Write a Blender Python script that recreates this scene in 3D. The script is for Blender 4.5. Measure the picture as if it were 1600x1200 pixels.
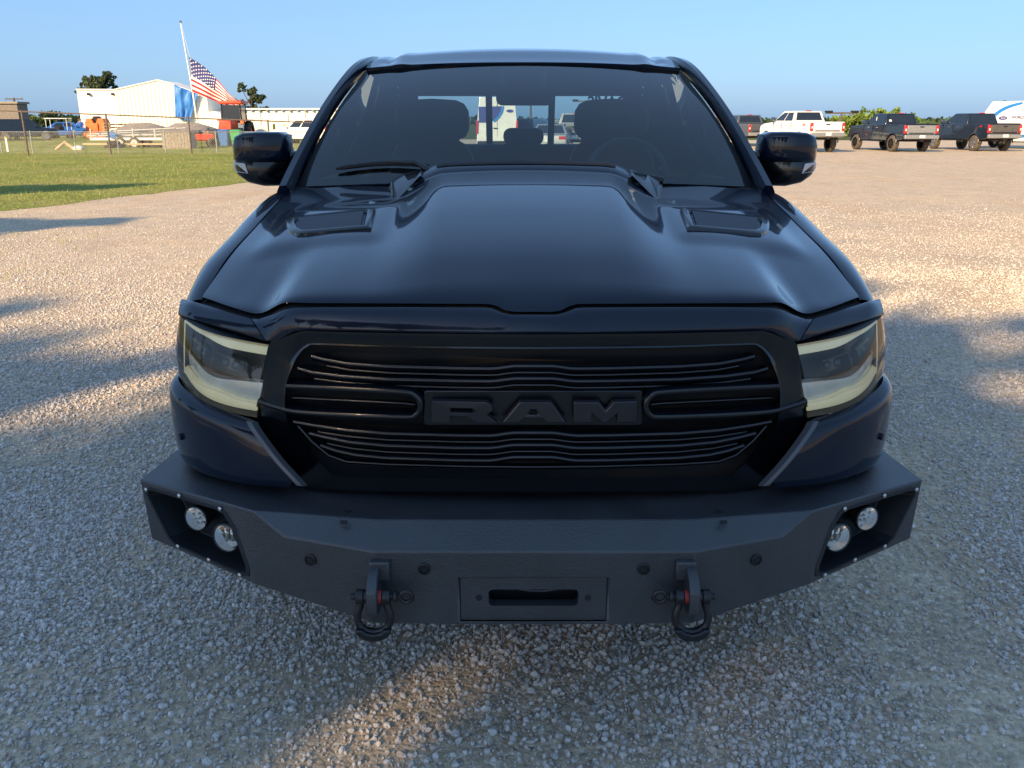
import bpy, bmesh, math, random
from mathutils import Vector, Matrix, noise
R = math.radians
random.seed(7)
for o in list(bpy.data.objects): bpy.data.objects.remove(o)
scene = bpy.context.scene
COL = scene.collection

# ------------------------------------------------------------------ camera
CAM = Vector((-0.054, 0.0, 1.65)); FPX = 1330.0; PITCH = R(17.25)
cam_d = bpy.data.cameras.new('camera'); cam = bpy.data.objects.new('camera', cam_d); COL.objects.link(cam)
cam.location = CAM; cam.rotation_euler = (R(90) - PITCH, 0, 0)
cam_d.sensor_width = 36.0; cam_d.lens = FPX / 1600 * 36.0
cam_d.clip_start = 0.05; cam_d.clip_end = 6000
scene.camera = cam

# ------------------------------------------------------------------ sky, sun, exposure
SUN_EL = R(25); SUN_AZ = R(215)          # azimuth clockwise from +Y: behind the camera, to the left
world = bpy.data.worlds.new('World'); scene.world = world; world.use_nodes = True
wn = world.node_tree.nodes; wl = world.node_tree.links
for n in list(wn): wn.remove(n)
sky = wn.new('ShaderNodeTexSky'); sky.sky_type = 'NISHITA'; sky.sun_disc = False
sky.sun_elevation = SUN_EL; sky.sun_rotation = SUN_AZ; sky.altitude = 300
sky.air_density = 1.0; sky.dust_density = 1.6; sky.ozone_density = 7.0
bg = wn.new('ShaderNodeBackground'); bg.inputs['Strength'].default_value = 0.10
wo = wn.new('ShaderNodeOutputWorld')
# even pale blue added over the whole dome to brighten the shade; the Sky Texture adds its own gradient on top
dim = wn.new('ShaderNodeVectorMath'); dim.operation = 'SCALE'; dim.inputs['Scale'].default_value = 0.38
sky_fill = wn.new('ShaderNodeVectorMath'); sky_fill.operation = 'ADD'; sky_fill.inputs[1].default_value = (0.82, 1.36, 2.18)
wl.new(sky.outputs[0], dim.inputs[0]); wl.new(dim.outputs[0], sky_fill.inputs[0]); wl.new(sky_fill.outputs[0], bg.inputs[0]); wl.new(bg.outputs[0], wo.inputs[0])
TO_SUN = Vector((math.sin(SUN_AZ) * math.cos(SUN_EL), math.cos(SUN_AZ) * math.cos(SUN_EL), math.sin(SUN_EL)))
sd = bpy.data.lights.new('sun', 'SUN'); sd.energy = 3.6; sd.angle = R(0.6); sd.color = (1.0, 0.71, 0.40)
so = bpy.data.objects.new('sun', sd); COL.objects.link(so)
so.rotation_euler = TO_SUN.to_track_quat('Z', 'Y').to_euler(); so.location = (-20, -30, 20)
vs = scene.view_settings
vs.view_transform = 'Standard'; vs.look = 'None'; vs.exposure = 1.3; vs.gamma = 1.0
vs.use_curve_mapping = False

# ------------------------------------------------------------------ materials
def new_mat(name):
    m = bpy.data.materials.new(name); m.use_nodes = True
    nt = m.node_tree
    return m, nt.nodes, nt.links, nt.nodes['Principled BSDF']
def plain(name, col, rough=0.5, metal=0.0, coat=0.0, var=0.12, scale=6.0, bump=0.0, bscale=200.0, spec=0.5):
    """procedural: base colour broken up by noise, uneven roughness, optional fine relief"""
    m, N, L, B = new_mat(name)
    tc = N.new('ShaderNodeTexCoord'); nz = N.new('ShaderNodeTexNoise')
    nz.inputs['Scale'].default_value = scale; nz.inputs['Detail'].default_value = 6
    L.new(tc.outputs['Object'], nz.inputs['Vector'])
    mr = N.new('ShaderNodeMapRange'); mr.inputs['From Min'].default_value = .3; mr.inputs['From Max'].default_value = .7
    mr.inputs['To Min'].default_value = 1 - var; mr.inputs['To Max'].default_value = 1 + var
    L.new(nz.outputs['Fac'], mr.inputs['Value'])
    mx = N.new('ShaderNodeMix'); mx.data_type = 'RGBA'; mx.blend_type = 'MULTIPLY'; mx.inputs['Factor'].default_value = 1
    mx.inputs['A'].default_value = (*col, 1); L.new(mr.outputs[0], mx.inputs['B'])
    L.new(mx.outputs['Result'], B.inputs['Base Color'])
    mr2 = N.new('ShaderNodeMapRange'); mr2.inputs['To Min'].default_value = max(0.02, rough * (1 - var)); mr2.inputs['To Max'].default_value = min(1, rough * (1 + var))
    L.new(nz.outputs['Fac'], mr2.inputs['Value']); L.new(mr2.outputs[0], B.inputs['Roughness'])
    B.inputs['Metallic'].default_value = metal
    B.inputs['Specular IOR Level'].default_value = spec
    B.inputs['Coat Weight'].default_value = coat; B.inputs['Coat Roughness'].default_value = 0.03; B.inputs['Coat IOR'].default_value = 1.42
    if bump:
        n2 = N.new('ShaderNodeTexNoise'); n2.inputs['Scale'].default_value = bscale; n2.inputs['Detail'].default_value = 3
        L.new(tc.outputs['Object'], n2.inputs['Vector'])
        bp = N.new('ShaderNodeBump'); bp.inputs['Strength'].default_value = bump; bp.inputs['Distance'].default_value = 0.004
        L.new(n2.outputs['Fac'], bp.inputs['Height']); L.new(bp.outputs[0], B.inputs['Normal'])
    return m
def glassy(name, tint, ior=1.5, rough=0.0, dust=0.0):
    """thin pane: tinted see-through plus Fresnel reflection"""
    m = bpy.data.materials.new(name); m.use_nodes = True
    N = m.node_tree.nodes; L = m.node_tree.links
    N.remove(N['Principled BSDF']); out = N['Material Output']
    tr = N.new('ShaderNodeBsdfTransparent'); tr.inputs[0].default_value = (*tint, 1)
    gl = N.new('ShaderNodeBsdfGlossy'); gl.inputs['Roughness'].default_value = rough; gl.inputs['Color'].default_value = (1, 1, 1, 1)
    fr = N.new('ShaderNodeFresnel'); fr.inputs['IOR'].default_value = ior
    mx = N.new('ShaderNodeMixShader'); L.new(fr.outputs[0], mx.inputs[0]); L.new(tr.outputs[0], mx.inputs[1]); L.new(gl.outputs[0], mx.inputs[2])
    res = mx
    if dust:
        df = N.new('ShaderNodeBsdfDiffuse'); df.inputs['Color'].default_value = (.5, .47, .4, 1)
        nz = N.new('ShaderNodeTexNoise'); nz.inputs['Scale'].default_value = 5; nz.inputs['Detail'].default_value = 8
        mr = N.new('ShaderNodeMapRange'); mr.inputs['To Min'].default_value = dust * .4; mr.inputs['To Max'].default_value = dust * 1.6
        L.new(nz.outputs['Fac'], mr.inputs['Value'])
        m2 = N.new('ShaderNodeMixShader'); L.new(mr.outputs[0], m2.inputs[0]); L.new(mx.outputs[0], m2.inputs[1]); L.new(df.outputs[0], m2.inputs[2]); res = m2
    L.new(res.outputs[0], out.inputs['Surface'])
    return m

M = {}
M['paint'] = plain('black_clearcoat_paint', (.0020, .0066, .0190), .38, 0, 1.0, .05, 3, spec=.08)  # black paint; the blue in its base stands in for reflected sky
M['gloss_black'] = plain('gloss_black_plastic', (.002, .003, .005), .2, 0, .5, .08, 4)
M['bar_black'] = plain('grille_bar_plastic', (.003, .0045, .008), .24, 0, .2, .08, 4, spec=.5)
M['satin_black'] = plain('satin_black_plastic', (.007, .009, .012), .42, 0, 0, .15, 9)
M['matte_black'] = plain('matte_black_plastic', (.010, .010, .011), .75, 0, 0, .15, 9)
M['bumper'] = plain('textured_black_powder_coat', (.024, .028, .034), .44, 0, 0, .16, 9, bump=.45, bscale=230, spec=.9)
M['vent_grey'] = plain('vent_grey_plastic', (.045, .052, .062), .45, 0, 0, .15, 9)
M['wheel_grey'] = plain('steering_wheel_leather', (.05, .055, .06), .45, 0, 0, .12, 9)
M['trim_edge'] = plain('satin_grey_trim', (.10, .105, .115), .38, .3, 0, .1, 8)
M['letter'] = plain('satin_charcoal_letter', (.008, .011, .017), .38, 0, 0, .08, 12)
M['windshield'] = glassy('windshield_glass', (.56, .70, .76), 1.65, dust=.004)
M['side_glass'] = glassy('tinted_side_glass', (.38, .42, .42), 1.5, dust=.01)
M['rear_glass'] = glassy('rear_window_glass', (.74, .80, .78), 1.5)
M['lens'] = glassy('clear_lens', (.90, .90, .86), 1.45, dust=.03)
M['hazed_lens'] = glassy('hazed_lens', (.90, .90, .84), 1.45, dust=.05)
M['drl'] = plain('cream_light_guide', (.92, .89, .66), .3, 0, .4, .06, 20)
_b = M['drl'].node_tree.nodes['Principled BSDF']; _b.inputs['Emission Color'].default_value = (1, .93, .62, 1); _b.inputs['Emission Strength'].default_value = .085   # the running lamps glow faintly
M['reflector'] = plain('white_reflector', (.80, .84, .88), .25, .2, .4, .08, 20)
M['chrome'] = plain('bright_metal', (.65, .66, .68), .14, 1, 0, .06, 10)
M['steel'] = plain('zinc_bolt', (.55, .55, .56), .3, 1, 0, .1, 40)
M['red_rubber'] = plain('red_rubber', (.30, .035, .025), .5, 0, 0, .15, 30)
M['black_steel'] = plain('forged_black_steel', (.022, .022, .025), .35, .3, 0, .2, 30)
M['rubber'] = plain('tyre_rubber', (.022, .021, .020), .8, 0, 0, .25, 15, bump=.3, bscale=90)
M['dusty_rubber'] = plain('dusty_tyre_rubber', (.09, .075, .058), .9, 0, 0, .35, 6, bump=.3, bscale=90)
M['rim_dark'] = plain('dark_alloy', (.03, .03, .032), .3, .6, .3, .1, 10)
M['rim_light'] = plain('silver_alloy', (.5, .5, .5), .3, .9, 0, .1, 10)
M['seat'] = plain('black_leather', (.018, .018, .019), .5, 0, 0, .2, 12, bump=.2, bscale=120)
M['headliner'] = plain('grey_headliner', (.06, .06, .062), .9, 0, 0, .1, 30)
M['indicator'] = plain('frosted_indicator', (.55, .58, .60), .2, 0, .5, .05, 30)
M['taillight'] = plain('red_taillight', (.50, .018, .018), .2, 0, .6, .1, 20)
M['amber'] = plain('amber_lens', (.7, .25, .03), .25, 0, .5, .1, 20)
M['plate'] = plain('white_licence_plate', (.72, .72, .68), .45, 0, 0, .06, 20)
M['car_glass'] = plain('dark_car_glass', (.015, .022, .032), .06, 0, .3, .1, 4)
M['white_paint'] = plain('white_car_paint', (.76, .75, .72), .3, 0, .6, .05, 3)
M['navy_paint'] = plain('navy_car_paint', (.004, .007, .017), .25, 0, 1, .1, 3)
M['dark_paint'] = plain('dark_blue_grey_paint', (.008, .011, .018), .28, 0, 1, .1, 3)
M['grey_paint'] = plain('grey_car_paint', (.10, .105, .11), .3, .3, .8, .1, 3)
M['silver_paint'] = plain('silver_car_paint', (.45, .45, .43), .3, .5, .8, .06, 3)
M['blue_paint'] = plain('bright_blue_paint', (.02, .12, .42), .3, 0, .8, .1, 3)
M['tailgate_grey'] = plain('brushed_grey_tailgate', (.28, .29, .29), .4, .3, 0, .1, 10)
M['tailgate_dark'] = plain('dusty_charcoal_tailgate', (.085, .08, .075), .5, 0, .2, .2, 8)
M['van_blue'] = plain('blue_vinyl', (.02, .20, .55), .35, 0, .3, .06, 10)
M['van_navy'] = plain('navy_vinyl', (.04, .05, .22), .4, 0, .3, .06, 10)
M['galv'] = plain('galvanised_steel', (.42, .42, .40), .45, .6, 0, .2, 12)
M['rust_pipe'] = plain('weathered_pipe', (.16, .12, .10), .7, .2, 0, .3, 12)
M['white_metal'] = plain('white_sheet_metal', (.80, .79, .74), .5, 0, 0, .05, 2)
M['cream_metal'] = plain('cream_sheet_metal', (.82, .79, .69), .55, 0, 0, .06, 2)
M['grey_brick'] = plain('grey_brown_block', (.20, .175, .155), .85, 0, 0, .25, 4, bump=.3, bscale=8)
M['tarp'] = plain('blue_tarpaulin', (.03, .19, .58), .45, 0, 0, .3, 1.6, bump=.4, bscale=3)
M['orange'] = plain('orange_machine_paint', (.75, .16, .035), .5, 0, .2, .2, 3)
M['red_paint'] = plain('orange_red_machine_paint', (.62, .07, .025), .45, 0, .3, .15, 3)
M['green_plastic'] = plain('green_plastic', (.04, .34, .10), .5, 0, 0, .12, 5)
M['blue_plastic'] = plain('blue_plastic', (.03, .15, .42), .5, 0, 0, .12, 5)
M['dark_plastic'] = plain('dark_bin_plastic', (.045, .05, .055), .6, 0, 0, .15, 5)
M['yellow'] = plain('yellow_bollard_paint', (.75, .46, .03), .5, 0, 0, .15, 6)
M['wood_grey'] = plain('weathered_grey_timber', (.27, .24, .20), .85, 0, 0, .3, 9, bump=.4, bscale=30)
M['wood'] = plain('pale_timber', (.48, .36, .22), .8, 0, 0, .3, 9, bump=.4, bscale=30)
M['pole_wood'] = plain('dark_utility_pole', (.10, .085, .075), .9, 0, 0, .25, 9)
M['grey_cover'] = plain('grey_canvas_cover', (.22, .20, .18), .8, 0, 0, .2, 5)
M['flag_red'] = plain('flag_red_cloth', (.55, .02, .04), .8, 0, 0, .08, 8)
M['flag_white'] = plain('flag_white_cloth', (.80, .78, .76), .8, 0, 0, .05, 8)
M['flag_blue'] = plain('flag_blue_cloth', (.025, .035, .18), .8, 0, 0, .1, 8)
M['skin'] = plain('skin', (.45, .27, .19), .6, 0, 0, .08, 30)
M['hair'] = plain('brown_hair', (.10, .05, .03), .7, 0, 0, .2, 60)
M['shirt'] = plain('blue_shirt', (.04, .13, .50), .8, 0, 0, .1, 20)
M['shorts'] = plain('khaki_shorts', (.45, .36, .24), .8, 0, 0, .1, 20)
M['bark'] = plain('bark', (.10, .075, .055), .9, 0, 0, .35, 12, bump=.6, bscale=25)
def leaf_mat(name, c, trans=.3):
    m, N, L, B = new_mat(name)
    oi = N.new('ShaderNodeNewGeometry'); mr = N.new('ShaderNodeMapRange')
    mr.inputs['To Min'].default_value = .55; mr.inputs['To Max'].default_value = 1.5
    L.new(oi.outputs['Random Per Island'], mr.inputs['Value'])
    mx = N.new('ShaderNodeMix'); mx.data_type = 'RGBA'; mx.blend_type = 'MULTIPLY'; mx.inputs['Factor'].default_value = 1
    mx.inputs['A'].default_value = (*c, 1); L.new(mr.outputs[0], mx.inputs['B']); L.new(mx.outputs['Result'], B.inputs['Base Color'])
    B.inputs['Roughness'].default_value = .6
    td = N.new('ShaderNodeBsdfTranslucent'); L.new(mx.outputs['Result'], td.inputs['Color'])
    ms = N.new('ShaderNodeMixShader'); ms.inputs[0].default_value = trans
    L.new(B.outputs[0], ms.inputs[1]); L.new(td.outputs[0], ms.inputs[2]); L.new(ms.outputs[0], N['Material Output'].inputs['Surface'])
    return m
M['leaf'] = leaf_mat('leaf_green', (.060, .100, .028))
M['leaf_bright'] = leaf_mat('leaf_bright_green', (.16, .24, .04))
M['leaf_pine'] = leaf_mat('pine_green', (.075, .105, .045))

# ------------------------------------------------------------------ mesh building helpers
class MB:
    def __init__(s): s.v = []; s.f = []
    def add(s, vs, fs):
        o = len(s.v); s.v += [tuple(p) for p in vs]; s.f += [tuple(i + o for i in f) for f in fs]; return s
    def box(s, c, d, rot=None):
        x, y, z = d[0] / 2, d[1] / 2, d[2] / 2
        P = [Vector(p) for p in ((-x,-y,-z),(x,-y,-z),(x,y,-z),(-x,y,-z),(-x,-y,z),(x,-y,z),(x,y,z),(-x,y,z))]
        if rot is not None: P = [rot @ p for p in P]
        c = Vector(c)
        return s.add([p + c for p in P], [(0,3,2,1),(4,5,6,7),(0,1,5,4),(1,2,6,5),(2,3,7,6),(3,0,4,7)])
    def grid(s, rows, close=False):
        n = len(rows[0]); vs = [p for r in rows for p in r]; fs = []
        for i in range(len(rows) - 1):
            for j in range(n - 1 + (1 if close else 0)):
                k = (j + 1) % n
                fs.append((i*n+j, i*n+k, (i+1)*n+k, (i+1)*n+j))
        return s.add(vs, fs)
    def loft(s, loops, caps=True):
        s_ = len(s.v); s.grid(loops, True); n = len(loops[0])
        if caps:
            s.f.append(tuple(s_ + i for i in reversed(range(n))))
            o = s_ + n * (len(loops) - 1); s.f.append(tuple(o + i for i in range(n)))
        return s
    def prism(s, poly, vec):
        vec = Vector(vec); a = [Vector(p) for p in poly]
        return s.loft([a, [p + vec for p in a]])
    def tube(s, pts, r, n=8, caps=True):
        pts = [Vector(p) for p in pts]; loops = []
        up = Vector((0, 0, 1)); prev = None
        for i, p in enumerate(pts):
            d = (pts[min(i+1, len(pts)-1)] - pts[max(i-1, 0)]).normalized()
            if prev is None:
                ref = up if abs(d.z) < .9 else Vector((1, 0, 0)); a = d.cross(ref).normalized()
            else:
                a = (prev - d * prev.dot(d))
                a = a.normalized() if a.length > 1e-6 else d.orthogonal().normalized()
            prev = a; b = d.cross(a)
            rr = r[i] if isinstance(r, (list, tuple)) else r
            loops.append([p + (a * math.cos(t) + b * math.sin(t)) * rr for t in (2*math.pi*k/n for k in range(n))])
        return s.loft(loops, caps)
    def lathe(s, prof, c, axis, n=24, caps=False):
        """prof: (distance along axis, radius)"""
        c = Vector(c); ax = Vector(axis).normalized(); a = ax.orthogonal().normalized(); b = ax.cross(a)
        loops = [[c + ax * t + (a * math.cos(w) + b * math.sin(w)) * r for w in (2*math.pi*k/n for k in range(n))] for t, r in prof]
        return s.loft(loops, caps)
    def sweep(s, pts, frames, prof, caps=True):
        """prof points (a,b) mapped by each frame (A,B)"""
        return s.loft([[Vector(p) + A * a + B * b for a, b in prof] for p, (A, B) in zip(pts, frames)], caps)
    def build(s, name, mat, parent=None, sharp=35, bevel=0, seg=2, sub=0, solid=0, origin=None):
        me = bpy.data.meshes.new(name); 
        off = Vector(origin) if origin is not None else Vector((0, 0, 0))
        me.from_pydata([Vector(p) - off for p in s.v], [], s.f); me.validate()
        bm = bmesh.new(); bm.from_mesh(me); bmesh.ops.recalc_face_normals(bm, faces=bm.faces); bm.to_mesh(me); bm.free()
        me.polygons.foreach_set('use_smooth', [True] * len(me.polygons))
        if sharp < 180: me.set_sharp_from_angle(angle=R(sharp))
        me.materials.append(M[mat] if isinstance(mat, str) else mat)
        o = bpy.data.objects.new(name, me); COL.objects.link(o)
        if parent is not None: o.parent = parent
        if origin is not None: o.location = off
        if solid:
            md = o.modifiers.new('thickness', 'SOLIDIFY'); md.thickness = solid; md.offset = 0
        if bevel:
            md = o.modifiers.new('bevel', 'BEVEL'); md.width = bevel; md.segments = seg; md.limit_method = 'ANGLE'; md.angle_limit = R(30)
            md.harden_normals = False
        if sub:
            md = o.modifiers.new('subdivision', 'SUBSURF'); md.levels = sub; md.render_levels = sub
        return o
def tag(o, label=None, cat=None, group=None, kind=None):
    if label: o['label'] = label
    if cat: o['category'] = cat
    if group: o['group'] = group
    if kind: o['kind'] = kind
    return o
def empty(name, loc, rz=0):
    o = bpy.data.objects.new(name, None); COL.objects.link(o); o.location = loc; o.rotation_euler = (0, 0, rz); o.empty_display_size = .3
    return o
def copy_tree(o, parent=None):
    c = o.copy(); COL.objects.link(c); c.parent = parent
    for ch in o.children: copy_tree(ch, c)
    return c
def text_mesh(txt, size, depth, name='lettering', mat='letter', parent=None, matrix=None, align='CENTER', shear=0, bold=0):
    cu = bpy.data.curves.new(name, 'FONT'); cu.body = txt; cu.size = size; cu.extrude = depth; cu.align_x = align; cu.align_y = 'CENTER'; cu.shear = shear; cu.offset = bold
    t = bpy.data.objects.new(name + '_tmp', cu); COL.objects.link(t)
    dg = bpy.context.evaluated_depsgraph_get(); me = bpy.data.meshes.new_from_object(t.evaluated_get(dg))
    bpy.data.objects.remove(t); bpy.data.curves.remove(cu)
    if matrix is not None: me.transform(matrix)
    me.materials.clear(); me.materials.append(M[mat]); me.name = name
    o = bpy.data.objects.new(name, me); COL.objects.link(o)
    if parent is not None: o.parent = parent
    return o
def lerp(a, b, t): return a + (b - a) * t
def sstep(a, b, x):
    t = min(1, max(0, (x - a) / (b - a))); return t * t * (3 - 2 * t)
def interp(tab, x):
    if x <= tab[0][0]: return tab[0][1]
    for (x0, y0), (x1, y1) in zip(tab, tab[1:]):
        if x <= x1: return lerp(y0, y1, (x - x0) / (x1 - x0))
    return tab[-1][1]
def smooth_interp(tab, x):
    """Catmull-Rom through (x, y) pairs"""
    n = len(tab)
    if x <= tab[0][0]: return tab[0][1]
    if x >= tab[-1][0]: return tab[-1][1]
    for i in range(n - 1):
        if x <= tab[i+1][0]:
            x0, y0 = tab[i]; x1, y1 = tab[i+1]
            m0 = (tab[i+1][1] - tab[i-1][1]) / (tab[i+1][0] - tab[i-1][0]) if i > 0 else (y1 - y0) / (x1 - x0)
            m1 = (tab[i+2][1] - y0) / (tab[i+2][0] - x0) if i + 2 < n else (y1 - y0) / (x1 - x0)
            h = x1 - x0; t = (x - x0) / h
            return (2*t**3-3*t*t+1)*y0 + (t**3-2*t*t+t)*h*m0 + (-2*t**3+3*t*t)*y1 + (t**3-t*t)*h*m1
def resample(pts, n):
    pts = [Vector(p) for p in pts]; d = [0]
    for a, b in zip(pts, pts[1:]): d.append(d[-1] + (b - a).length)
    out = []
    for k in range(n):
        t = d[-1] * k / (n - 1)
        for i in range(len(pts) - 1):
            if t <= d[i+1] + 1e-9:
                out.append(pts[i].lerp(pts[i+1], (t - d[i]) / max(1e-9, d[i+1] - d[i]))); break
    return out
def crom(pts, per=6):
    pts = [Vector(p) for p in pts]; out = []
    for i in range(len(pts) - 1):
        p0 = pts[max(i-1, 0)]; p1 = pts[i]; p2 = pts[i+1]; p3 = pts[min(i+2, len(pts)-1)]
        for k in range(per):
            t = k / per
            out.append(.5 * ((2*p1) + (p2-p0)*t + (2*p0-5*p1+4*p2-p3)*t*t + (3*p1-p0-3*p2+p3)*t**3))
    return out + [pts[-1]]
# survey helpers: a sighting through the camera turned into a point in the place at a known distance
CT, ST = math.cos(PITCH), math.sin(PITCH)
def H(hp, py, Y):
    """offset from the truck's centre line (px), row, distance Y -> world point"""
    t = math.atan((py - 600) / FPX) + PITCH
    z = CAM.z - Y * math.tan(t); d = Y * CT + (CAM.z - z) * ST
    return Vector((hp / FPX * d, Y, z))
def at(px, py, Y):
    t = math.atan((py - 600) / FPX) + PITCH
    z = CAM.z - Y * math.tan(t); d = Y * CT + (CAM.z - z) * ST
    return Vector((CAM.x + (px - 800) / FPX * d, Y, z))
def gnd(px, Y, z=0.0):
    d = Y * CT + (CAM.z - z) * ST
    return Vector((CAM.x + (px - 800) / FPX * d, Y, z))
# ================================================================== GROUND
def gravel_material(name, loose=True):
    m, N, L, B = new_mat(name)
    geo = N.new('ShaderNodeNewGeometry')
    def noise_tex(sc, det=5, rough=.55):
        n = N.new('ShaderNodeTexNoise'); n.inputs['Scale'].default_value = sc; n.inputs['Detail'].default_value = det; n.inputs['Roughness'].default_value = rough
        L.new(geo.outputs['Position'], n.inputs['Vector']); return n
    def voro(sc, feat='F1'):
        v = N.new('ShaderNodeTexVoronoi'); v.feature = feat; v.inputs['Scale'].default_value = sc
        L.new(geo.outputs['Position'], v.inputs['Vector']); return v
    v1 = voro(58); v2 = voro(130)
    sep = N.new('ShaderNodeSeparateColor'); L.new(v1.outputs['Color'], sep.inputs[0])
    cr = N.new('ShaderNodeValToRGB'); e = cr.color_ramp.elements
    e[0].position = 0; e[0].color = (.30, .26, .22, 1); e[1].position = 1; e[1].color = (.70, .63, .53, 1)
    for p, c in ((.25, (.45, .37, .27)), (.5, (.56, .46, .33)), (.72, (.51, .39, .265)), (.88, (.65, .545, .40))):
        k = e.new(p); k.color = (*c, 1)
    L.new(sep.outputs[0], cr.inputs[0])
    # fine dust between stones
    dust = N.new('ShaderNodeMix'); dust.data_type = 'RGBA'; dust.inputs['A'].default_value = (.58, .46, .30, 1)
    L.new(cr.outputs[0], dust.inputs['B'])
    big = noise_tex(.45, 6, .6); mr = N.new('ShaderNodeMapRange'); mr.inputs['From Min'].default_value = .36; mr.inputs['From Max'].default_value = .6
    mr.inputs['To Min'].default_value = .35; mr.inputs['To Max'].default_value = .95
    L.new(big.outputs['Fac'], mr.inputs['Value']); L.new(mr.outputs[0], dust.inputs['Factor'])
    # wheel tracks: stretched reddish bands
    mp = N.new('ShaderNodeMapping'); mp.inputs['Scale'].default_value = (.30, .05, .3); mp.inputs['Rotation'].default_value = (0, 0, R(-58))
    L.new(geo.outputs['Position'], mp.inputs['Vector'])
    tr = N.new('ShaderNodeTexNoise'); tr.inputs['Scale'].default_value = 3.2; tr.inputs['Detail'].default_value = 6; L.new(mp.outputs[0], tr.inputs['Vector'])
    mt = N.new('ShaderNodeMapRange'); mt.inputs['From Min'].default_value = .52; mt.inputs['From Max'].default_value = .68; mt.inputs['To Max'].default_value = .55
    L.new(tr.outputs['Fac'], mt.inputs['Value'])
    mx2 = N.new('ShaderNodeMix'); mx2.data_type = 'RGBA'; mx2.inputs['B'].default_value = (.50, .37, .235, 1)
    L.new(dust.outputs['Result'], mx2.inputs['A']); L.new(mt.outputs[0], mx2.inputs['Factor'])
    # mottling of tone
    n5 = noise_tex(26, 4, .7); m5 = N.new('ShaderNodeMapRange'); m5.inputs['From Min'].default_value = .34; m5.inputs['From Max'].default_value = .66; m5.inputs['To Min'].default_value = .74; m5.inputs['To Max'].default_value = 1.24; L.new(n5.outputs['Fac'], m5.inputs['Value'])
    n3 = noise_tex(2.2, 9, .78); m3 = N.new('ShaderNodeMapRange'); m3.inputs['From Min'].default_value = .3; m3.inputs['From Max'].default_value = .7
    m3.inputs['To Min'].default_value = .80; m3.inputs['To Max'].default_value = 1.18; L.new(n3.outputs['Fac'], m3.inputs['Value'])
    mx3 = N.new('ShaderNodeMix'); mx3.data_type = 'RGBA'; mx3.blend_type = 'MULTIPLY'; mx3.inputs['Factor'].default_value = 1
    L.new(mx2.outputs['Result'], mx3.inputs['A']); L.new(m3.outputs[0], mx3.inputs['B'])
    mx5 = N.new('ShaderNodeMix'); mx5.data_type = 'RGBA'; mx5.blend_type = 'MULTIPLY'; mx5.inputs['Factor'].default_value = 1; L.new(mx3.outputs['Result'], mx5.inputs['A']); L.new(m5.outputs[0], mx5.inputs['B'])
    L.new(mx5.outputs['Result'], B.inputs['Base Color']); B.inputs['Roughness'].default_value = .88
    B.inputs['Specular IOR Level'].default_value = .25
    # relief
    inv = N.new('ShaderNodeMath'); inv.operation = 'SUBTRACT'; inv.inputs[0].default_value = 1; L.new(v1.outputs['Distance'], inv.inputs[1])
    ad = N.new('ShaderNodeMath'); ad.operation = 'MULTIPLY_ADD'; ad.inputs[1].default_value = -.4; L.new(v2.outputs['Distance'], ad.inputs[0]); L.new(inv.outputs[0], ad.inputs[2])
    ml = N.new('ShaderNodeMath'); ml.operation = 'MULTIPLY'; L.new(ad.outputs[0], ml.inputs[0]); L.new(mr.outputs[0], ml.inputs[1])
    bp = N.new('ShaderNodeBump'); bp.inputs['Strength'].default_value = .8; bp.inputs['Distance'].default_value = .009
    L.new(ml.outputs[0], bp.inputs['Height'])
    n4 = noise_tex(1.4, 4); b2 = N.new('ShaderNodeBump'); b2.inputs['Strength'].default_value = .4; b2.inputs['Distance'].default_value = .05
    L.new(n4.outputs['Fac'], b2.inputs['Height']); L.new(b2.outputs[0], bp.inputs['Normal']); L.new(bp.outputs[0], B.inputs['Normal'])
    return m
M['gravel'] = gravel_material('gravel_ground')
def stone_material():
    m, N, L, B = new_mat('gravel_stone')
    oi = N.new('ShaderNodeObjectInfo')
    cr = N.new('ShaderNodeValToRGB'); e = cr.color_ramp.elements; cr.color_ramp.interpolation = 'CONSTANT'
    e[0].position = 0; e[0].color = (.42, .40, .375, 1); e[1].position = .97; e[1].color = (.78, .75, .70, 1)
    for p, c in ((.14, (.57, .545, .52)), (.34, (.50, .475, .45)), (.50, (.63, .60, .56)), (.64, (.48, .42, .36)), (.74, (.62, .60, .57)), (.84, (.27, .255, .245)), (.90, (.50, .36, .27)), (.935, (.68, .65, .60))):
        k = e.new(p); k.color = (*c, 1)
    L.new(oi.outputs['Random'], cr.inputs[0])
    nz = N.new('ShaderNodeTexNoise'); nz.inputs['Scale'].default_value = 160; nz.inputs['Detail'].default_value = 4
    geo = N.new('ShaderNodeNewGeometry'); L.new(geo.outputs['Position'], nz.inputs['Vector'])
    mr = N.new('ShaderNodeMapRange'); mr.inputs['To Min'].default_value = .72; mr.inputs['To Max'].default_value = 1.25; L.new(nz.outputs['Fac'], mr.inputs['Value'])
    mx = N.new('ShaderNodeMix'); mx.data_type = 'RGBA'; mx.blend_type = 'MULTIPLY'; mx.inputs['Factor'].default_value = 1
    dm = N.new('ShaderNodeMix'); dm.data_type = 'RGBA'; dm.inputs['Factor'].default_value = .32; dm.inputs['B'].default_value = (.55, .485, .40, 1); L.new(cr.outputs[0], dm.inputs['A'])
    L.new(dm.outputs['Result'], mx.inputs['A']); L.new(mr.outputs[0], mx.inputs['B']); L.new(mx.outputs['Result'], B.inputs['Base Color'])
    B.inputs['Roughness'].default_value = .62; B.inputs['Specular IOR Level'].default_value = .45
    return m
M['stone'] = stone_material()
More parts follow.
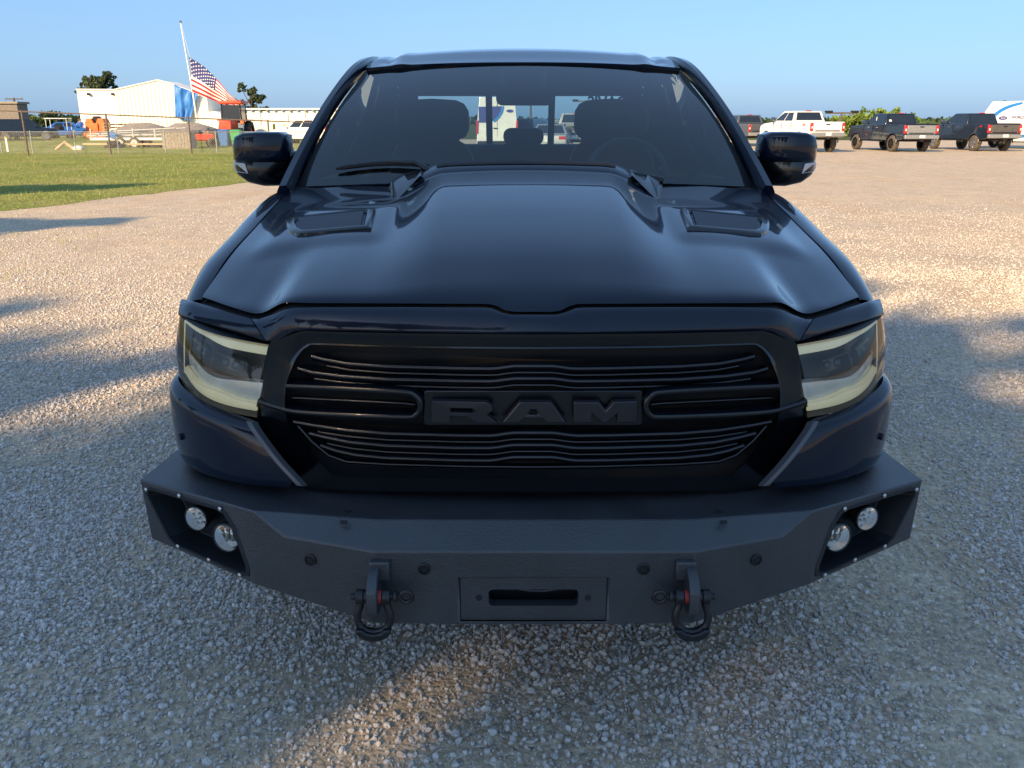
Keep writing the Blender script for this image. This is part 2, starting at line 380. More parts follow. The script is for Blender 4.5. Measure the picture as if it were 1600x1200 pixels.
def grass_ground(name, c1, c2, c3):
    m, N, L, B = new_mat(name)
    geo = N.new('ShaderNodeNewGeometry')
    n1 = N.new('ShaderNodeTexNoise'); n1.inputs['Scale'].default_value = .35; n1.inputs['Detail'].default_value = 8; n1.inputs['Roughness'].default_value = .65
    n2 = N.new('ShaderNodeTexNoise'); n2.inputs['Scale'].default_value = 9; n2.inputs['Detail'].default_value = 6
    for n in (n1, n2): L.new(geo.outputs['Position'], n.inputs['Vector'])
    cr = N.new('ShaderNodeValToRGB'); e = cr.color_ramp.elements; e[0].position = .32; e[0].color = (*c1, 1); e[1].position = .72; e[1].color = (*c3, 1)
    k = e.new(.5); k.color = (*c2, 1); L.new(n1.outputs['Fac'], cr.inputs[0])
    mr = N.new('ShaderNodeMapRange'); mr.inputs['From Min'].default_value = .3; mr.inputs['From Max'].default_value = .7; mr.inputs['To Min'].default_value = .6; mr.inputs['To Max'].default_value = 1.3
    L.new(n2.outputs['Fac'], mr.inputs['Value'])
    mx = N.new('ShaderNodeMix'); mx.data_type = 'RGBA'; mx.blend_type = 'MULTIPLY'; mx.inputs['Factor'].default_value = 1
    L.new(cr.outputs[0], mx.inputs['A']); L.new(mr.outputs[0], mx.inputs['B']); L.new(mx.outputs['Result'], B.inputs['Base Color'])
    B.inputs['Roughness'].default_value = .9; B.inputs['Specular IOR Level'].default_value = .1
    bp = N.new('ShaderNodeBump'); bp.inputs['Strength'].default_value = .8; bp.inputs['Distance'].default_value = .05; L.new(n2.outputs['Fac'], bp.inputs['Height']); L.new(bp.outputs[0], B.inputs['Normal'])
    return m
M['lawn'] = grass_ground('lawn_soil', (.16, .20, .04), (.23, .255, .06), (.34, .30, .11))
M['field'] = grass_ground('far_field', (.06, .09, .025), (.09, .11, .035), (.16, .15, .06))

g = MB(); g.add([(-2500, -2500, 0), (2500, -2500, 0), (2500, 4000, 0), (-2500, 4000, 0)], [(0, 1, 2, 3)])
tag(g.build('ground', 'gravel'), kind='structure')
# lawn: a slightly raised sheet whose edge wanders against the gravel
def lawn_edge(Y):
    b = interp([(-6, -27), (4, -19.5), (10, -13.2), (16.4, -9.6), (20, -8.5), (24, -7.4), (31, -6.6), (44, -5.5), (92, -5)], Y)
    return b + .45 * noise.noise(Vector((Y * .55, 3, 0))) + .25 * noise.noise(Vector((Y * 2.1, 9, 0)))
def lawn_z(x, Y):
    d = min(1, max(0, (lawn_edge(Y) - x) / 1.6))
    return .004 + .05 * d + .05 * d * noise.noise(Vector((x * .25, Y * .25, 1)))
rows = []
for j in range(150):
    Y = -6 + 98 * (j / 149) ** 1.25
    xb = lawn_edge(Y); rows.append([(xb - 75 * (k / 24) ** 2, Y, lawn_z(xb - 75 * (k / 24) ** 2, Y)) for k in range(25)])
tag(MB().grid(rows).build('lawn', 'lawn', sharp=180), kind='structure')
g = MB(); g.add([(-5, 92, .004), (-700, 92, .004), (-700, 2500, .004), (900, 2500, .004), (900, 78, .004), (30, 74, .004), (-5, 78, .004)], [(0, 1, 2, 3, 4, 5, 6)])
tag(g.build('far_field', 'field'), kind='structure')

def gn_scatter(obj, density_fn, elements, smin, smax, tilt=3.14, flat=(1, 1, 1), mat='stone', seed=0):
    """geometry-nodes scatter over obj's faces; the mesh itself is not shown"""
    ng = bpy.data.node_groups.new(obj.name + '_scatter', 'GeometryNodeTree')
    ng.interface.new_socket('Geometry', in_out='INPUT', socket_type='NodeSocketGeometry'); ng.interface.new_socket('Geometry', in_out='OUTPUT', socket_type='NodeSocketGeometry')
    N = ng.nodes; L = ng.links
    gi = N.new('NodeGroupInput'); go = N.new('NodeGroupOutput')
    dp = N.new('GeometryNodeDistributePointsOnFaces'); dp.distribute_method = 'RANDOM'; dp.inputs['Seed'].default_value = seed
    L.new(gi.outputs[0], dp.inputs['Mesh'])
    at_ = N.new('GeometryNodeInputNamedAttribute'); at_.data_type = 'FLOAT'; at_.inputs['Name'].default_value = 'density'
    L.new(at_.outputs[0], dp.inputs['Density'])
    io = N.new('GeometryNodeInstanceOnPoints'); L.new(dp.outputs['Points'], io.inputs['Points'])
    jn = N.new('GeometryNodeJoinGeometry')
    for el in elements(N, L):
        L.new(el, jn.inputs[0])
    L.new(jn.outputs[0], io.inputs['Instance']); io.inputs['Pick Instance'].default_value = True
    def rnd(lo, hi, typ, sd):
        r = N.new('FunctionNodeRandomValue'); r.data_type = typ
        i0 = 0 if typ == 'FLOAT_VECTOR' else 2
        ins = [s for s in r.inputs if s.enabled]
        mn = [s for s in ins if s.name == 'Min'][0]; mxs = [s for s in ins if s.name == 'Max'][0]
        mn.default_value = lo; mxs.default_value = hi
        [s for s in ins if s.name == 'Seed'][0].default_value = sd
        return [s for s in r.outputs if s.enabled][0]
    L.new(rnd((-tilt, -tilt, 0), (tilt, tilt, 6.283), 'FLOAT_VECTOR', 3), io.inputs['Rotation'])
    sc = N.new('ShaderNodeVectorMath'); sc.operation = 'MULTIPLY'
    L.new(rnd(tuple(.7 * f for f in flat), tuple(1.3 * f for f in flat), 'FLOAT_VECTOR', 5), sc.inputs[0])
    pw = N.new('ShaderNodeMath'); pw.operation = 'POWER'; pw.inputs[1].default_value = 3.6; L.new(rnd(0, 1, 'FLOAT', 11), pw.inputs[0])
    mr = N.new('ShaderNodeMapRange'); mr.inputs['To Min'].default_value = smin; mr.inputs['To Max'].default_value = smax; L.new(pw.outputs[0], mr.inputs['Value'])
    L.new(mr.outputs[0], sc.inputs[1]); L.new(sc.outputs[0], io.inputs['Scale'])
    L.new(io.outputs[0], go.inputs[0])
    me = obj.data; a = me.attributes.new('density', 'FLOAT', 'POINT')
    a.data.foreach_set('value', [density_fn(v.co) for v in me.vertices])
    md = obj.modifiers.new('scatter', 'NODES'); md.node_group = ng
def stone_elements(N, L):
    outs = []
    for k in range(5):
        ic = N.new('GeometryNodeMeshIcoSphere'); ic.inputs['Radius'].default_value = 1; ic.inputs['Subdivisions'].default_value = 2
        nz = N.new('ShaderNodeTexNoise'); nz.noise_dimensions = '4D'; nz.inputs['W'].default_value = k * 7.3; nz.inputs['Scale'].default_value = .9; nz.inputs['Detail'].default_value = 2
        sb = N.new('ShaderNodeVectorMath'); sb.operation = 'SUBTRACT'; sb.inputs[1].default_value = (.5, .5, .5)
        L.new(nz.outputs['Color'], sb.inputs[0])
        ml = N.new('ShaderNodeVectorMath'); ml.operation = 'SCALE'; ml.inputs['Scale'].default_value = 1.7; L.new(sb.outputs[0], ml.inputs[0])
        sp = N.new('GeometryNodeSetPosition'); L.new(ic.outputs['Mesh'], sp.inputs['Geometry']); L.new(ml.outputs[0], sp.inputs['Offset'])
        sm = N.new('GeometryNodeSetMaterial'); sm.inputs['Material'].default_value = M['stone']; L.new(sp.outputs[0], sm.inputs[0])
        gi = N.new('GeometryNodeGeometryToInstance'); L.new(sm.outputs[0], gi.inputs[0]); outs.append(gi.outputs[0])
    return outs
rows = [[((-3.6 - .62 * (.7 + 19.3 * j / 60)) + (2 * (3.6 + .62 * (.7 + 19.3 * j / 60))) * i / 54, .7 + 19.3 * (j / 60), .003) for i in range(55)] for j in range(61)]
gr = MB().grid(rows).build('gravel', 'stone')
def gdens(p):
    n = noise.fractal(Vector((p.x * .8, p.y * .8, 4)), .6, 2, 4)
    k = .22 + .78 * sstep(-.30, .30, n)
    # a worn, dusty lane passes to the right of the truck
    lane = abs((p.x - 1.35) - .12 * (p.y - 2.4)); k *= 1 - .90 * math.exp(-(lane / .42) ** 4) * (1 - sstep(3.6, 5.2, p.y))
    return (16500 * k) * (1 - .66 * sstep(2.6, 6, p.y)) * (1 - .86 * sstep(5.5, 12, p.y)) * (1 - sstep(10, 20, p.y)) + 4
gn_scatter(gr, gdens, stone_elements, .0028, .0112, flat=(1.0, 1.0, .74))
tag(gr, 'loose grey and tan gravel around the black pickup', 'gravel', kind='stuff')

def blade_elements(N, L):
    outs = []
    for k in range(3):
        cn = N.new('GeometryNodeMeshCone'); cn.inputs['Vertices'].default_value = 3; cn.inputs['Radius Bottom'].default_value = .07 + .03 * k; cn.inputs['Radius Top'].default_value = .004; cn.inputs['Depth'].default_value = 1
        tr = N.new('GeometryNodeTransform'); tr.inputs['Scale'].default_value = (1, .35, 1); L.new(cn.outputs['Mesh'], tr.inputs[0])
        sm = N.new('GeometryNodeSetMaterial'); sm.inputs['Material'].default_value = M['blade']; L.new(tr.outputs[0], sm.inputs[0])
        gi = N.new('GeometryNodeGeometryToInstance'); L.new(sm.outputs[0], gi.inputs[0]); outs.append(gi.outputs[0])
    return outs
m, N_, L_, B_ = new_mat('grass_blade')
oi = N_.new('ShaderNodeObjectInfo'); cr = N_.new('ShaderNodeValToRGB'); e = cr.color_ramp.elements
e[0].color = (.16, .22, .035, 1); e[1].color = (.42, .37, .15, 1); k_ = e.new(.6); k_.color = (.26, .30, .06, 1)
L_.new(oi.outputs['Random'], cr.inputs[0]); L_.new(cr.outputs[0], B_.inputs['Base Color']); B_.inputs['Roughness'].default_value = .6
M['blade'] = m
rows = []
for j in range(90):
    Y = 11 + 34 * j / 89
    xb = lawn_edge(Y); rows.append([(xb + .35 - 30 * (k / 30) ** 1.4, Y, lawn_z(xb + .35 - 30 * (k / 30) ** 1.4, Y)) for k in range(31)])
gs = MB().grid(rows).build('grass', 'blade')
def grdens(p):
    n = noise.fractal(Vector((p.x * .5, p.y * .5, 8)), .6, 2, 4)
    e = sstep(-.35, .6, lawn_edge(p.y) - p.x)
    return (70 + 330 * sstep(-.3, .3, n)) * (.12 + .88 * e) * (1 - .6 * sstep(20, 42, p.y))
gn_scatter(gs, grdens, blade_elements, .025, .085, tilt=.5, seed=4)
tag(gs, 'short mown grass with dry tips beside the gravel', 'grass', kind='stuff')
# weeds creeping into the gravel on the left
rows = [[(-9.5 + 4.5 * i / 12, 8.8 + 7 * j / 12, .004) for i in range(13)] for j in range(13)]
wd = MB().grid(rows).build('weeds', 'blade')
gn_scatter(wd, lambda p: 260 * max(0, noise.fractal(Vector((p.x * .7, p.y * .8, 2)), .6, 2, 3) - .22), blade_elements, .03, .09, tilt=.6, seed=9)
tag(wd, 'sparse low weeds creeping across the gravel', 'weeds', kind='stuff')

# ================================================================== TREES
def tree(name, label, base, height, blobs, leaves=5000, leaf=.16, mat='leaf', trunk_r=.18, cat='tree', group=None, seed=1, limbs=True, gaps=()):
    """blobs: (dx, dy, z, rx, rz) clumps of foliage; each joined to the trunk by a limb"""
    rnd = random.Random(seed); base = Vector(base)
    root = empty(name, base)
    tag(root, label, cat, group)
    t = MB(); zt = max(b[2] for b in blobs) * .92
    pts = [Vector((.12 * math.sin(k * 1.3 + seed), .12 * math.cos(k * 1.7 + seed), zt * k / 6)) for k in range(7)]; pts[0] = Vector((0, 0, -.1))
    t.tube(pts, [trunk_r * (1 - .8 * k / 6) for k in range(7)], 8)
    if limbs:
        for b in blobs:
            c = Vector(b[:3]); z0 = max(.25 * zt, c.z - 1.2 * b[3] - .3 * zt); s = Vector((pts[3].x * .5, pts[3].y * .5, min(z0, zt * .85)))
            t.tube([s, s.lerp(c, .5) + Vector((0, 0, -.1)), c], [trunk_r * .4, trunk_r * .25, trunk_r * .1], 5)
    t.build('trunk', 'bark', root)
    vol = [b[3] ** 2 * b[4] for b in blobs]; tot = sum(vol); vs = []; fs = []
    for b, w in zip(blobs, vol):
        n = int(leaves * w / tot); c = Vector(b[:3])
        subs = []
        for _ in range(max(6, n // 55)):      # twig clusters
            d = Vector((rnd.gauss(0, 1), rnd.gauss(0, 1), rnd.gauss(0, 1))).normalized() * (rnd.random() ** .38)
            subs.append((c + Vector((d.x * b[3], d.y * b[3], d.z * b[4])), rnd.uniform(.16, .34) * b[3]))
        for _ in range(n):
            sc, sr = rnd.choice(subs)
            p = sc + Vector((rnd.gauss(0, 1), rnd.gauss(0, 1), rnd.gauss(0, .8))) * sr * .55
            u = Vector((rnd.gauss(0, 1), rnd.gauss(0, 1), rnd.gauss(0, .6))).normalized(); v = u.orthogonal().normalized()
            if gaps and any(g(base + p) for g in gaps): continue
            v = (Matrix.Rotation(rnd.random() * 6.28, 3, u) @ v); l = leaf * rnd.uniform(.6, 1.3); w2 = u.cross(v) * l * .38; v = v * l
            o = len(vs); vs += [p - v * .5, p + w2, p + v * .5, p - w2]; fs.append((o, o + 1, o + 2, o + 3))
    cm = MB(); cm.v = vs; cm.f = fs
    me = bpy.data.meshes.new('crown'); me.from_pydata(vs, [], fs); me.materials.append(M[mat])
    o = bpy.data.objects.new('crown', me); COL.objects.link(o); o.parent = root
    return root
# the row behind and left of the camera that keeps the pickup in shade; u = across the light, s = along the light
SX, SY = -math.sin(SUN_AZ), -math.cos(SUN_AZ)
def us(u, s, z=0): return Vector((u * SY + s * SX, -u * SX + s * SY, z))
TANE = math.tan(SUN_EL)
# openings in the crowns that let slivers of sun through: (u, s, half width, half length)
GAPS = [(-1.50, 1.35, .08, .80), (-5.05, 2.7, .16, 1.0), (-.30, 6.2, .32, .26), (-6.6, 1.5, .12, .7)]
def crown_gap(p):
    t = p.z / TANE; x, y = p.x + t * SX, p.y + t * SY; u = x * SY - y * SX; s = x * SX + y * SY
    return any(((u - a) / c) ** 2 + ((s - b) / d) ** 2 < 1 for a, b, c, d in GAPS)
def shade_tree(label, u, s, tips, seed):
    """tips: (u offset, s where its shadow ends, radius)"""
    blobs = []
    for du, st, r in tips:
        h = (st - s) * TANE
        top = h - r * .8
        d = us(du, 0)
        blobs.append((d.x, d.y, top, r, r * .85))
        if top > 2.6 * r: blobs.append((d.x * .8, d.y * .8, top - 1.5 * r, r * 1.15, r))
        if top > 4.2 * r: blobs.append((d.x * .6, d.y * .6, top - 3.0 * r, r * 1.2, r))
    return tree('shade_tree', label, us(u, s), 9, blobs, 20000, .25, 'leaf', .24, group='trees that shade the pickup', seed=seed, gaps=[crown_gap])
SD = -22
shade_tree('broad dark tree behind the camera, nearest the lawn', -7.4, SD, [(-2.6, 3.0, 1.2), (-.9, 3.6, 1.2), (.9, 3.4, 1.3), (2.4, 4.4, 1.1), (-4.2, 2.2, 1.2)], 3)
shade_tree('tall dark tree straight behind the camera', -2.4, SD - 1, [(-1.9, 6.4, 1.2), (-.5, 9.2, 1.5), (.9, 8.9, 1.4), (-.6, 5.6, 1.6), (1.7, 6.6, 1.3)], 5)
shade_tree('tall dark tree behind the camera, to the right of the tallest', 1.8, SD - 2, [(-1.5, 8.7, 1.1), (0, 9.1, 1.2), (1.5, 9.2, 1.4), (-2.6, 6.2, 1.2), (.2, 5.6, 1.8)], 8)
shade_tree('broad dark tree at the right end of the row behind the camera', 6.2, SD - 1, [(-2, 9.2, 1.5), (0, 9.8, 1.5), (2, 9.0, 1.5), (-.6, 6.0, 1.9), (3.4, 7.8, 1.4)], 11)
shade_tree('slim tree left of the lawn, nearer the gravel', -15.0, -8.5, [(.8, 8.6, .55), (0, 7.5, .7), (-.8, 6.8, .7)], 13)
shade_tree('slim tree left of the lawn, farther from the gravel', -21.8, -6.5, [(.8, 13.7, .6), (0, 12.5, .75), (-.8, 11.5, .8)], 17)
# ================================================================== THE BLACK PICKUP
TR = empty('pickup_truck', (0, 5, 0))
tag(TR, 'large glossy black pickup facing the camera with steel winch bumper', 'pickup truck')
def tp(mb, name, mat, parent=None, **k):
    o = mb.build(name, mat, None, **k); o.parent = parent or TR
    if o.parent is TR: o.location = -TR.location
    return o
def lab(o, s): o['label'] = s; return o
V = Vector
def mir(p, s): return V((p[0] * s, p[1], p[2]))

# ---------------------------------------------------------------- hood
ZC = [(2.08, 1.170), (2.13, 1.201), (2.2, 1.237), (2.4, 1.305), (2.7, 1.372), (3.0, 1.424), (3.2, 1.452), (3.5, 1.492)]
ZS = [(2.08, 1.168), (2.2, 1.214), (2.4, 1.257), (2.7, 1.302), (3.0, 1.347), (3.2, 1.375), (3.5, 1.414)]
ZE = [(2.08, 1.062), (2.2, 1.099), (2.42, 1.168), (2.7, 1.243), (3.0, 1.303), (3.2, 1.343), (3.5, 1.402)]
XE = [(2.1, .948), (2.42, .948), (2.8, .945), (3.2, .938), (3.5, .932)]
YF = [(0, 2.112), (.055, 2.113), (.075, 2.118), (.10, 2.129), (.125, 2.132), (.3, 2.140), (.56, 2.160), (.62, 2.168), (.66, 2.186), (.70, 2.214), (.74, 2.240), (.80, 2.275), (.88, 2.34), (.961, 2.42)]
def hood_z(x, Y):
    a = abs(x)
    c = smooth_interp(ZC, Y); s = smooth_interp(ZS, Y); e = smooth_interp(ZE, Y); xe = interp(XE, Y)
    k = (Y - 2.1) / 1.4
    b1 = lerp(.24, .315, k); b2 = lerp(.45, .525, k)
    inner = c - .012 * (a / .4) ** 2
    sh = s + .010 * (1 - a / .6)
    t = max(0, (a - .50) / (xe - .50)); outer = sh + (e - s) * (t ** 1.9)
    z = lerp(inner, outer, sstep(b1, b2, a))
    z -= .034 * sstep(.63, .735, a) * (1 - sstep(2.24, 2.75, Y)) * (1 - .75 * sstep(.8, .95, a))
    # pads that carry the hood vents
    q = sstep(2.58, 2.70, Y) * (1 - sstep(3.0, 3.2, Y)) * sstep(.44, .50, a) * (1 - sstep(.80, .90, a))
    return z + .010 * q
def yf(x): return smooth_interp(YF, abs(x))
# front edge of the hood as sighted: (offset from centre, row)
HF = [(0, 487), (33, 487), (44, 485), (58, 478), (68, 475.2), (80, 474.8), (200, 474.3), (340, 474), (378, 474.5), (392, 477), (408, 485), (420, 491), (432, 493.5), (445, 491.5), (480, 482), (522, 469), (560, 458)]
def hood_lip(x):
    a = abs(x); Y = yf(a); hp = a / (Y * CT + .46 * ST) * FPX
    return H(hp, smooth_interp(HF, hp), Y).z - hood_z(a, Y)
LIPT = [(i * .01, hood_lip(i * .01)) for i in range(98)]
def hood_pt(x, Y):
    d = max(0, Y - yf(x)); z = hood_z(x, Y) + (interp(LIPT, abs(x)) + .009) * math.exp(-d / .10) - .009 * math.exp(-d / .012)
    return V((x, Y, z))
NX = 96; rows = []
vs_ = [0, .004, .01, .02, .035, .055, .08] + [.08 + .92 * k / 44 for k in range(1, 45)]
xs_ = [math.copysign(abs(t) ** .94, t) for t in (-1 + 2 * i / NX for i in range(NX + 1))]
def col(t, v):
    xf = t * .961; Y = lerp(yf(xf), 3.43, v); x = t * interp(XE, Y); return hood_pt(x, Y)
rows = [[col(t, v) for t in xs_] for v in vs_]
rows.append([p + V((0, .004, -.03)) for p in rows[-1]])
for r in rows:
    r.insert(0, r[0] + V((-.002, 0, -.02))); r.append(r[-1] + V((.002, 0, -.02)))
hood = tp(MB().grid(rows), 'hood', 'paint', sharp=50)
# hood vents
def vent_pt(s, u, v, dz):
    x = lerp(lerp(.500, .520, v), lerp(.762, .826, v), u); Y = lerp(2.715, 2.955, v) ; return V((s * x, Y, hood_z(x, Y) + dz))
VENT = [(0, 0), (.78, 0), (.90, .06), (.97, .25), (1, .6), (1, .95), (.97, 1), (.03, 1), (0, .96)]
for s in (-1, 1):
    def ring(inset, dz): return [vent_pt(s, lerp(u, .5, inset), lerp(v, .5, inset * 1.1), dz) for u, v in VENT]
    b = MB().loft([ring(-.02, -.004), ring(0, .008), ring(.05, .012), ring(.16, .012), ring(.21, .002), ring(.23, -.004)], False)
    vb = tp(b, 'hood_vent', 'gloss_black', hood, sharp=30)
    p = MB().add(ring(.2, .001), [tuple(range(9))])
    for k in range(4):
        v = .22 + .185 * k
        a0, a1 = vent_pt(s, .13, v, .003), vent_pt(s, .87, v, .003); a2, a3 = vent_pt(s, .87, v + .10, .010), vent_pt(s, .13, v + .10, .010)
        p.add([a0, a1, a2, a3, a3 - V((0, -.008, .009)), a2 - V((0, -.008, .009))], [(0, 1, 2, 3), (3, 2, 5, 4)])
    tp(p, 'vent_louvre', 'vent_grey', vb if False else hood, sharp=30)
# raised trailing edge of the bulge with its slot, and the side scoops
def bulge(x, Y, dz): return V((x, Y, hood_z(x, Y) + dz))
xr = [-.40 + .80 * i / 24 for i in range(25)]
b = MB().grid([[bulge(x, 3.315 - .02 * (x / .4) ** 2, -.002) for x in xr], [bulge(x, 3.335 - .02 * (x / .4) ** 2, .010) for x in xr], [bulge(x, 3.43, .014) for x in xr], [bulge(x, 3.445, -.03) for x in xr]])
tp(b, 'hood_trailing_edge', 'paint', hood, sharp=40)
xs2 = [-.345 + .69 * i / 20 for i in range(21)]
tp(MB().grid([[bulge(x, 3.362, .0145) for x in xs2], [bulge(x, 3.372, .0185) for x in xs2], [bulge(x, 3.41, .0190) for x in xs2], [bulge(x, 3.418, .015) for x in xs2]]), 'hood_slot', 'matte_black', hood, sharp=30)
for s in (-1, 1):
    def q(x, Y, dz): return bulge(s * x, Y, dz)
    b = MB().loft([[q(.385, 3.31, .002), q(.43, 3.30, .004), q(.45, 3.42, .01), q(.40, 3.43, .016)],
                   [q(.40, 3.30, .022), q(.445, 3.285, .028), q(.475, 3.40, .038), q(.41, 3.43, .022)],
                   [q(.46, 3.17, .002), q(.475, 3.17, .004), q(.515, 3.38, .03), q(.475, 3.40, .036)],
                   [q(.475, 3.12, -.006), q(.485, 3.12, -.006), q(.535, 3.36, -.006), q(.515, 3.38, -.004)]])
    tp(b, 'hood_scoop', 'gloss_black', hood, sharp=25, bevel=.004)

# ---------------------------------------------------------------- black gap filler under the hood line, engine bay pan
rows = []
for dz, dy in ((-.006, .06), (-.010, .010), (-.016, -.004), (-.04, -.008)):
    rows.append([V((x, yf(x) + dy, hood_pt(x, yf(x)).z + dz)) for x in (-.955 + 1.91 * i / 60 for i in range(61))])
tp(MB().grid(rows), 'hood_seal', 'matte_black')

# ---------------------------------------------------------------- header panel over the grille and headlights
TOPE = [(0, 491.7, 2.098), (35, 491.7, 2.098), (50, 488.2, 2.104), (66, 481.2, 2.115), (80, 480.2, 2.118), (200, 479.7, 2.124), (330, 480.2, 2.14), (372, 480.7, 2.155), (388, 483.7, 2.165), (408, 492.2, 2.190), (428, 498.7, 2.225), (439, 497.7, 2.235), (441.5, 497.0, 2.237), (470, 488.7, 2.285), (500, 479.2, 2.345), (525, 471.7, 2.40), (543, 466.7, 2.44)]
BOTE = [(0, 521, 2.064), (35, 521, 2.064), (50, 520.8, 2.066), (66, 520.6, 2.068), (80, 520.4, 2.070), (200, 519, 2.082), (330, 516.5, 2.108), (360, 516, 2.118), (372, 517.5, 2.124), (388, 525, 2.140), (405, 533, 2.158), (416, 533, 2.168), (418, 532.5, 2.170), (450, 523, 2.215), (490, 511, 2.275), (525, 500.5, 2.335), (551, 492.5, 2.375)]
def header(lo, hi, s, name):
    top = [mir(H(*p), s) for p in TOPE[lo:hi]]; bot = [mir(H(*p), s) for p in BOTE[lo:hi]]
    r = [[p + V((0, .03, -.02)) for p in top], top, [t.lerp(b, .10) + V((0, -.006, .006)) for t, b in zip(top, bot)], [t.lerp(b, .45) + V((0, -.007, .007)) for t, b in zip(top, bot)],
         [t.lerp(b, .88) + V((0, -.005, .003)) for t, b in zip(top, bot)], bot, [p + V((0, .02, -.003)) for p in bot]]
    return r
rl = header(0, 12, -1, ''); rr = header(0, 12, 1, '')
rows = [list(reversed(a)) + b[1:] for a, b in zip(rl, rr)]
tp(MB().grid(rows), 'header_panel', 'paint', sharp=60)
for s in (-1, 1):
    r = header(12, 17, s, '')
    for i, row in enumerate(r):
        e = row[-1]; row.append(e + V((s * .010, .05, -.014))); row.append(e + V((s * .012, .14, -.040)))
    tp(MB().grid(r), 'header_end', 'paint', sharp=60)

# ---------------------------------------------------------------- grille
def yg(x): return 2.036 + .088 * (x / .64) ** 2
def G(hp, py, off=0.0):
    Y = 2.05
    for _ in range(6): Y = yg(H(hp, py, Y).x) + off
    return H(hp, py, Y)
OUT = [(0, 522.5), (200, 520.8), (335, 517.8), (362, 517.5), (392, 528.5), (413, 539), (421, 600), (429, 652), (408, 684), (364, 744), (340, 764), (200, 768), (0, 769)]
INN = [(0, 546), (200, 544), (330, 539.5), (352, 542), (366, 556), (375, 575), (385, 606), (382, 654), (352, 695), (320, 733), (291, 743.5), (150, 746.5), (0, 747.5)]
def ringpts(tab, off, k=0.0, other=None):
    sm = lambda tb: crom([V((p[0], p[1], 0)) for p in tb], 3)
    r = sm(tab)
    if other: r = [a.lerp(b, k) for a, b in zip(sm(tab), sm(other))]
    half = [G(p.x, p.y, off + (lerp(-.014, .012, k if other else (0 if tab is OUT else 1)) * (1 - sstep(540, 575, p.y)))) for p in r]
    return half + [mir(p, -1) for p in reversed(half[1:-1])]
fr = MB().loft([ringpts(OUT, .045), ringpts(OUT, .008), ringpts(OUT, .003, .20, INN), ringpts(OUT, .000, .86, INN), ringpts(OUT, -.004, .97, INN), ringpts(INN, .002), ringpts(INN, .07)], False)
grille = tp(fr, 'grille', 'gloss_black', sharp=28)
inner = ringpts(INN, .062); tp(MB().add(inner, [tuple(range(len(inner)))]), 'grille_backing', 'matte_black', grille)
BARP = [(.004, -.0085), (-.0035, -.0020), (-.0058, .0015), (-.0056, .0040), (-.0045, .0060), (-.0022, .0071), (.002, .0074), (.03, .0050), (.045, -.002), (.045, -.009), (.02, -.010)]   # (depth, height)
def bar(path, name, mat='bar_black', off=0.010, prof=BARP, parent=None, sc=1.0):
    pts = [G(hp, py, off) if hp >= 0 else mir(G(-hp, py, off), -1) for hp, py in path]
    fr_ = []
    for i, p in enumerate(pts):
        d = (pts[min(i+1, len(pts)-1)] - pts[max(i-1, 0)]).normalized()
        A = V((0, 1, 0)); A = (A - d * A.dot(d)).normalized(); B = A.cross(d).normalized()
        if path[min(i+1, len(path)-1)][0] < path[max(i-1, 0)][0]: pass
        fr_.append((A, -B if (A.cross(d)).z < 0 and abs(d.x) > .5 else B))
    return tp(MB().sweep(pts, fr_, [(a * sc, b * sc) for a, b in prof]), name, mat, parent or grille, sharp=30)
def full(tab):
    return [(-h, y) for h, y in reversed(tab)] + [p for p in tab if p[0] > 0]
BARS = [[(0, 573.5), (30, 573.5), (42, 575), (56, 577), (68, 577.6), (120, 577), (228, 574), (290, 569.5), (326, 563), (345, 558)],
        [(0, 593), (30, 593), (42, 594.5), (56, 596.5), (68, 597.3), (120, 596.8), (228, 594), (300, 589), (345, 583), (366, 577)],
        [(0, 677.5), (30, 677.5), (42, 679), (56, 681), (68, 682), (120, 681.5), (228, 678.5), (290, 673.5), (340, 666), (372, 660)],
        [(0, 696.5), (30, 696.5), (42, 698), (56, 700.2), (68, 701.3), (120, 701), (228, 697.5), (285, 692), (325, 684), (348, 678)],
        [(0, 715.5), (30, 715.5), (42, 717), (56, 719.5), (68, 720.8), (120, 720.3), (228, 716.7), (275, 712), (305, 705.5), (330, 697)]]
for b in BARS:
    bar(full(b), 'grille_bar', sc=1.2)
    if b is not BARS[-1]: bar(full([(h * .985, y + 9.5) for h, y in b[:-1]]), 'grille_bar', off=.022, sc=.7)
bar(full([(0, 730.5), (100, 729.5), (228, 726), (290, 722), (318, 712), (345, 690), (368, 664)]), 'grille_inner_rim', off=.018, sc=.7)
for s in (-1, 1):
    loop = crom([V((384 , 603, 0)), V((300, 607, 0)), V((205, 612.5, 0)), V((186, 617, 0)), V((177, 628, 0)), V((177, 640, 0)), V((183, 648, 0)), V((198, 651.5, 0)), V((290, 648.5, 0)), V((368, 643.5, 0)), V((400, 636, 0)), V((428, 627, 0))], 4)
    pts = [mir(G(p.x, p.y, .0), s) for p in loop]; frs = []
    for i, p in enumerate(pts):
        d = (pts[min(i+1, len(pts)-1)] - pts[max(i-1, 0)]).normalized(); A = V((0, 1, 0)); A = (A - d * A.dot(d)).normalized(); frs.append((A, A.cross(d).normalized()))
    sq = [(-.004, -.006), (-.006, -.002), (-.006, .002), (-.004, .006), (.004, .010), (.04, .011), (.05, 0), (.04, -.011), (.004, -.010)]
    tp(MB().sweep(pts, frs, sq), 'grille_crossbar', 'bar_black', grille, sharp=30)
    bar([(s * h, y) for h, y in ([(376, 622), (300, 626), (200, 631), (184, 633)] if s > 0 else [(376, 622), (300, 626), (200, 631), (184, 633)])], 'grille_bar', off=.022, sc=.6)
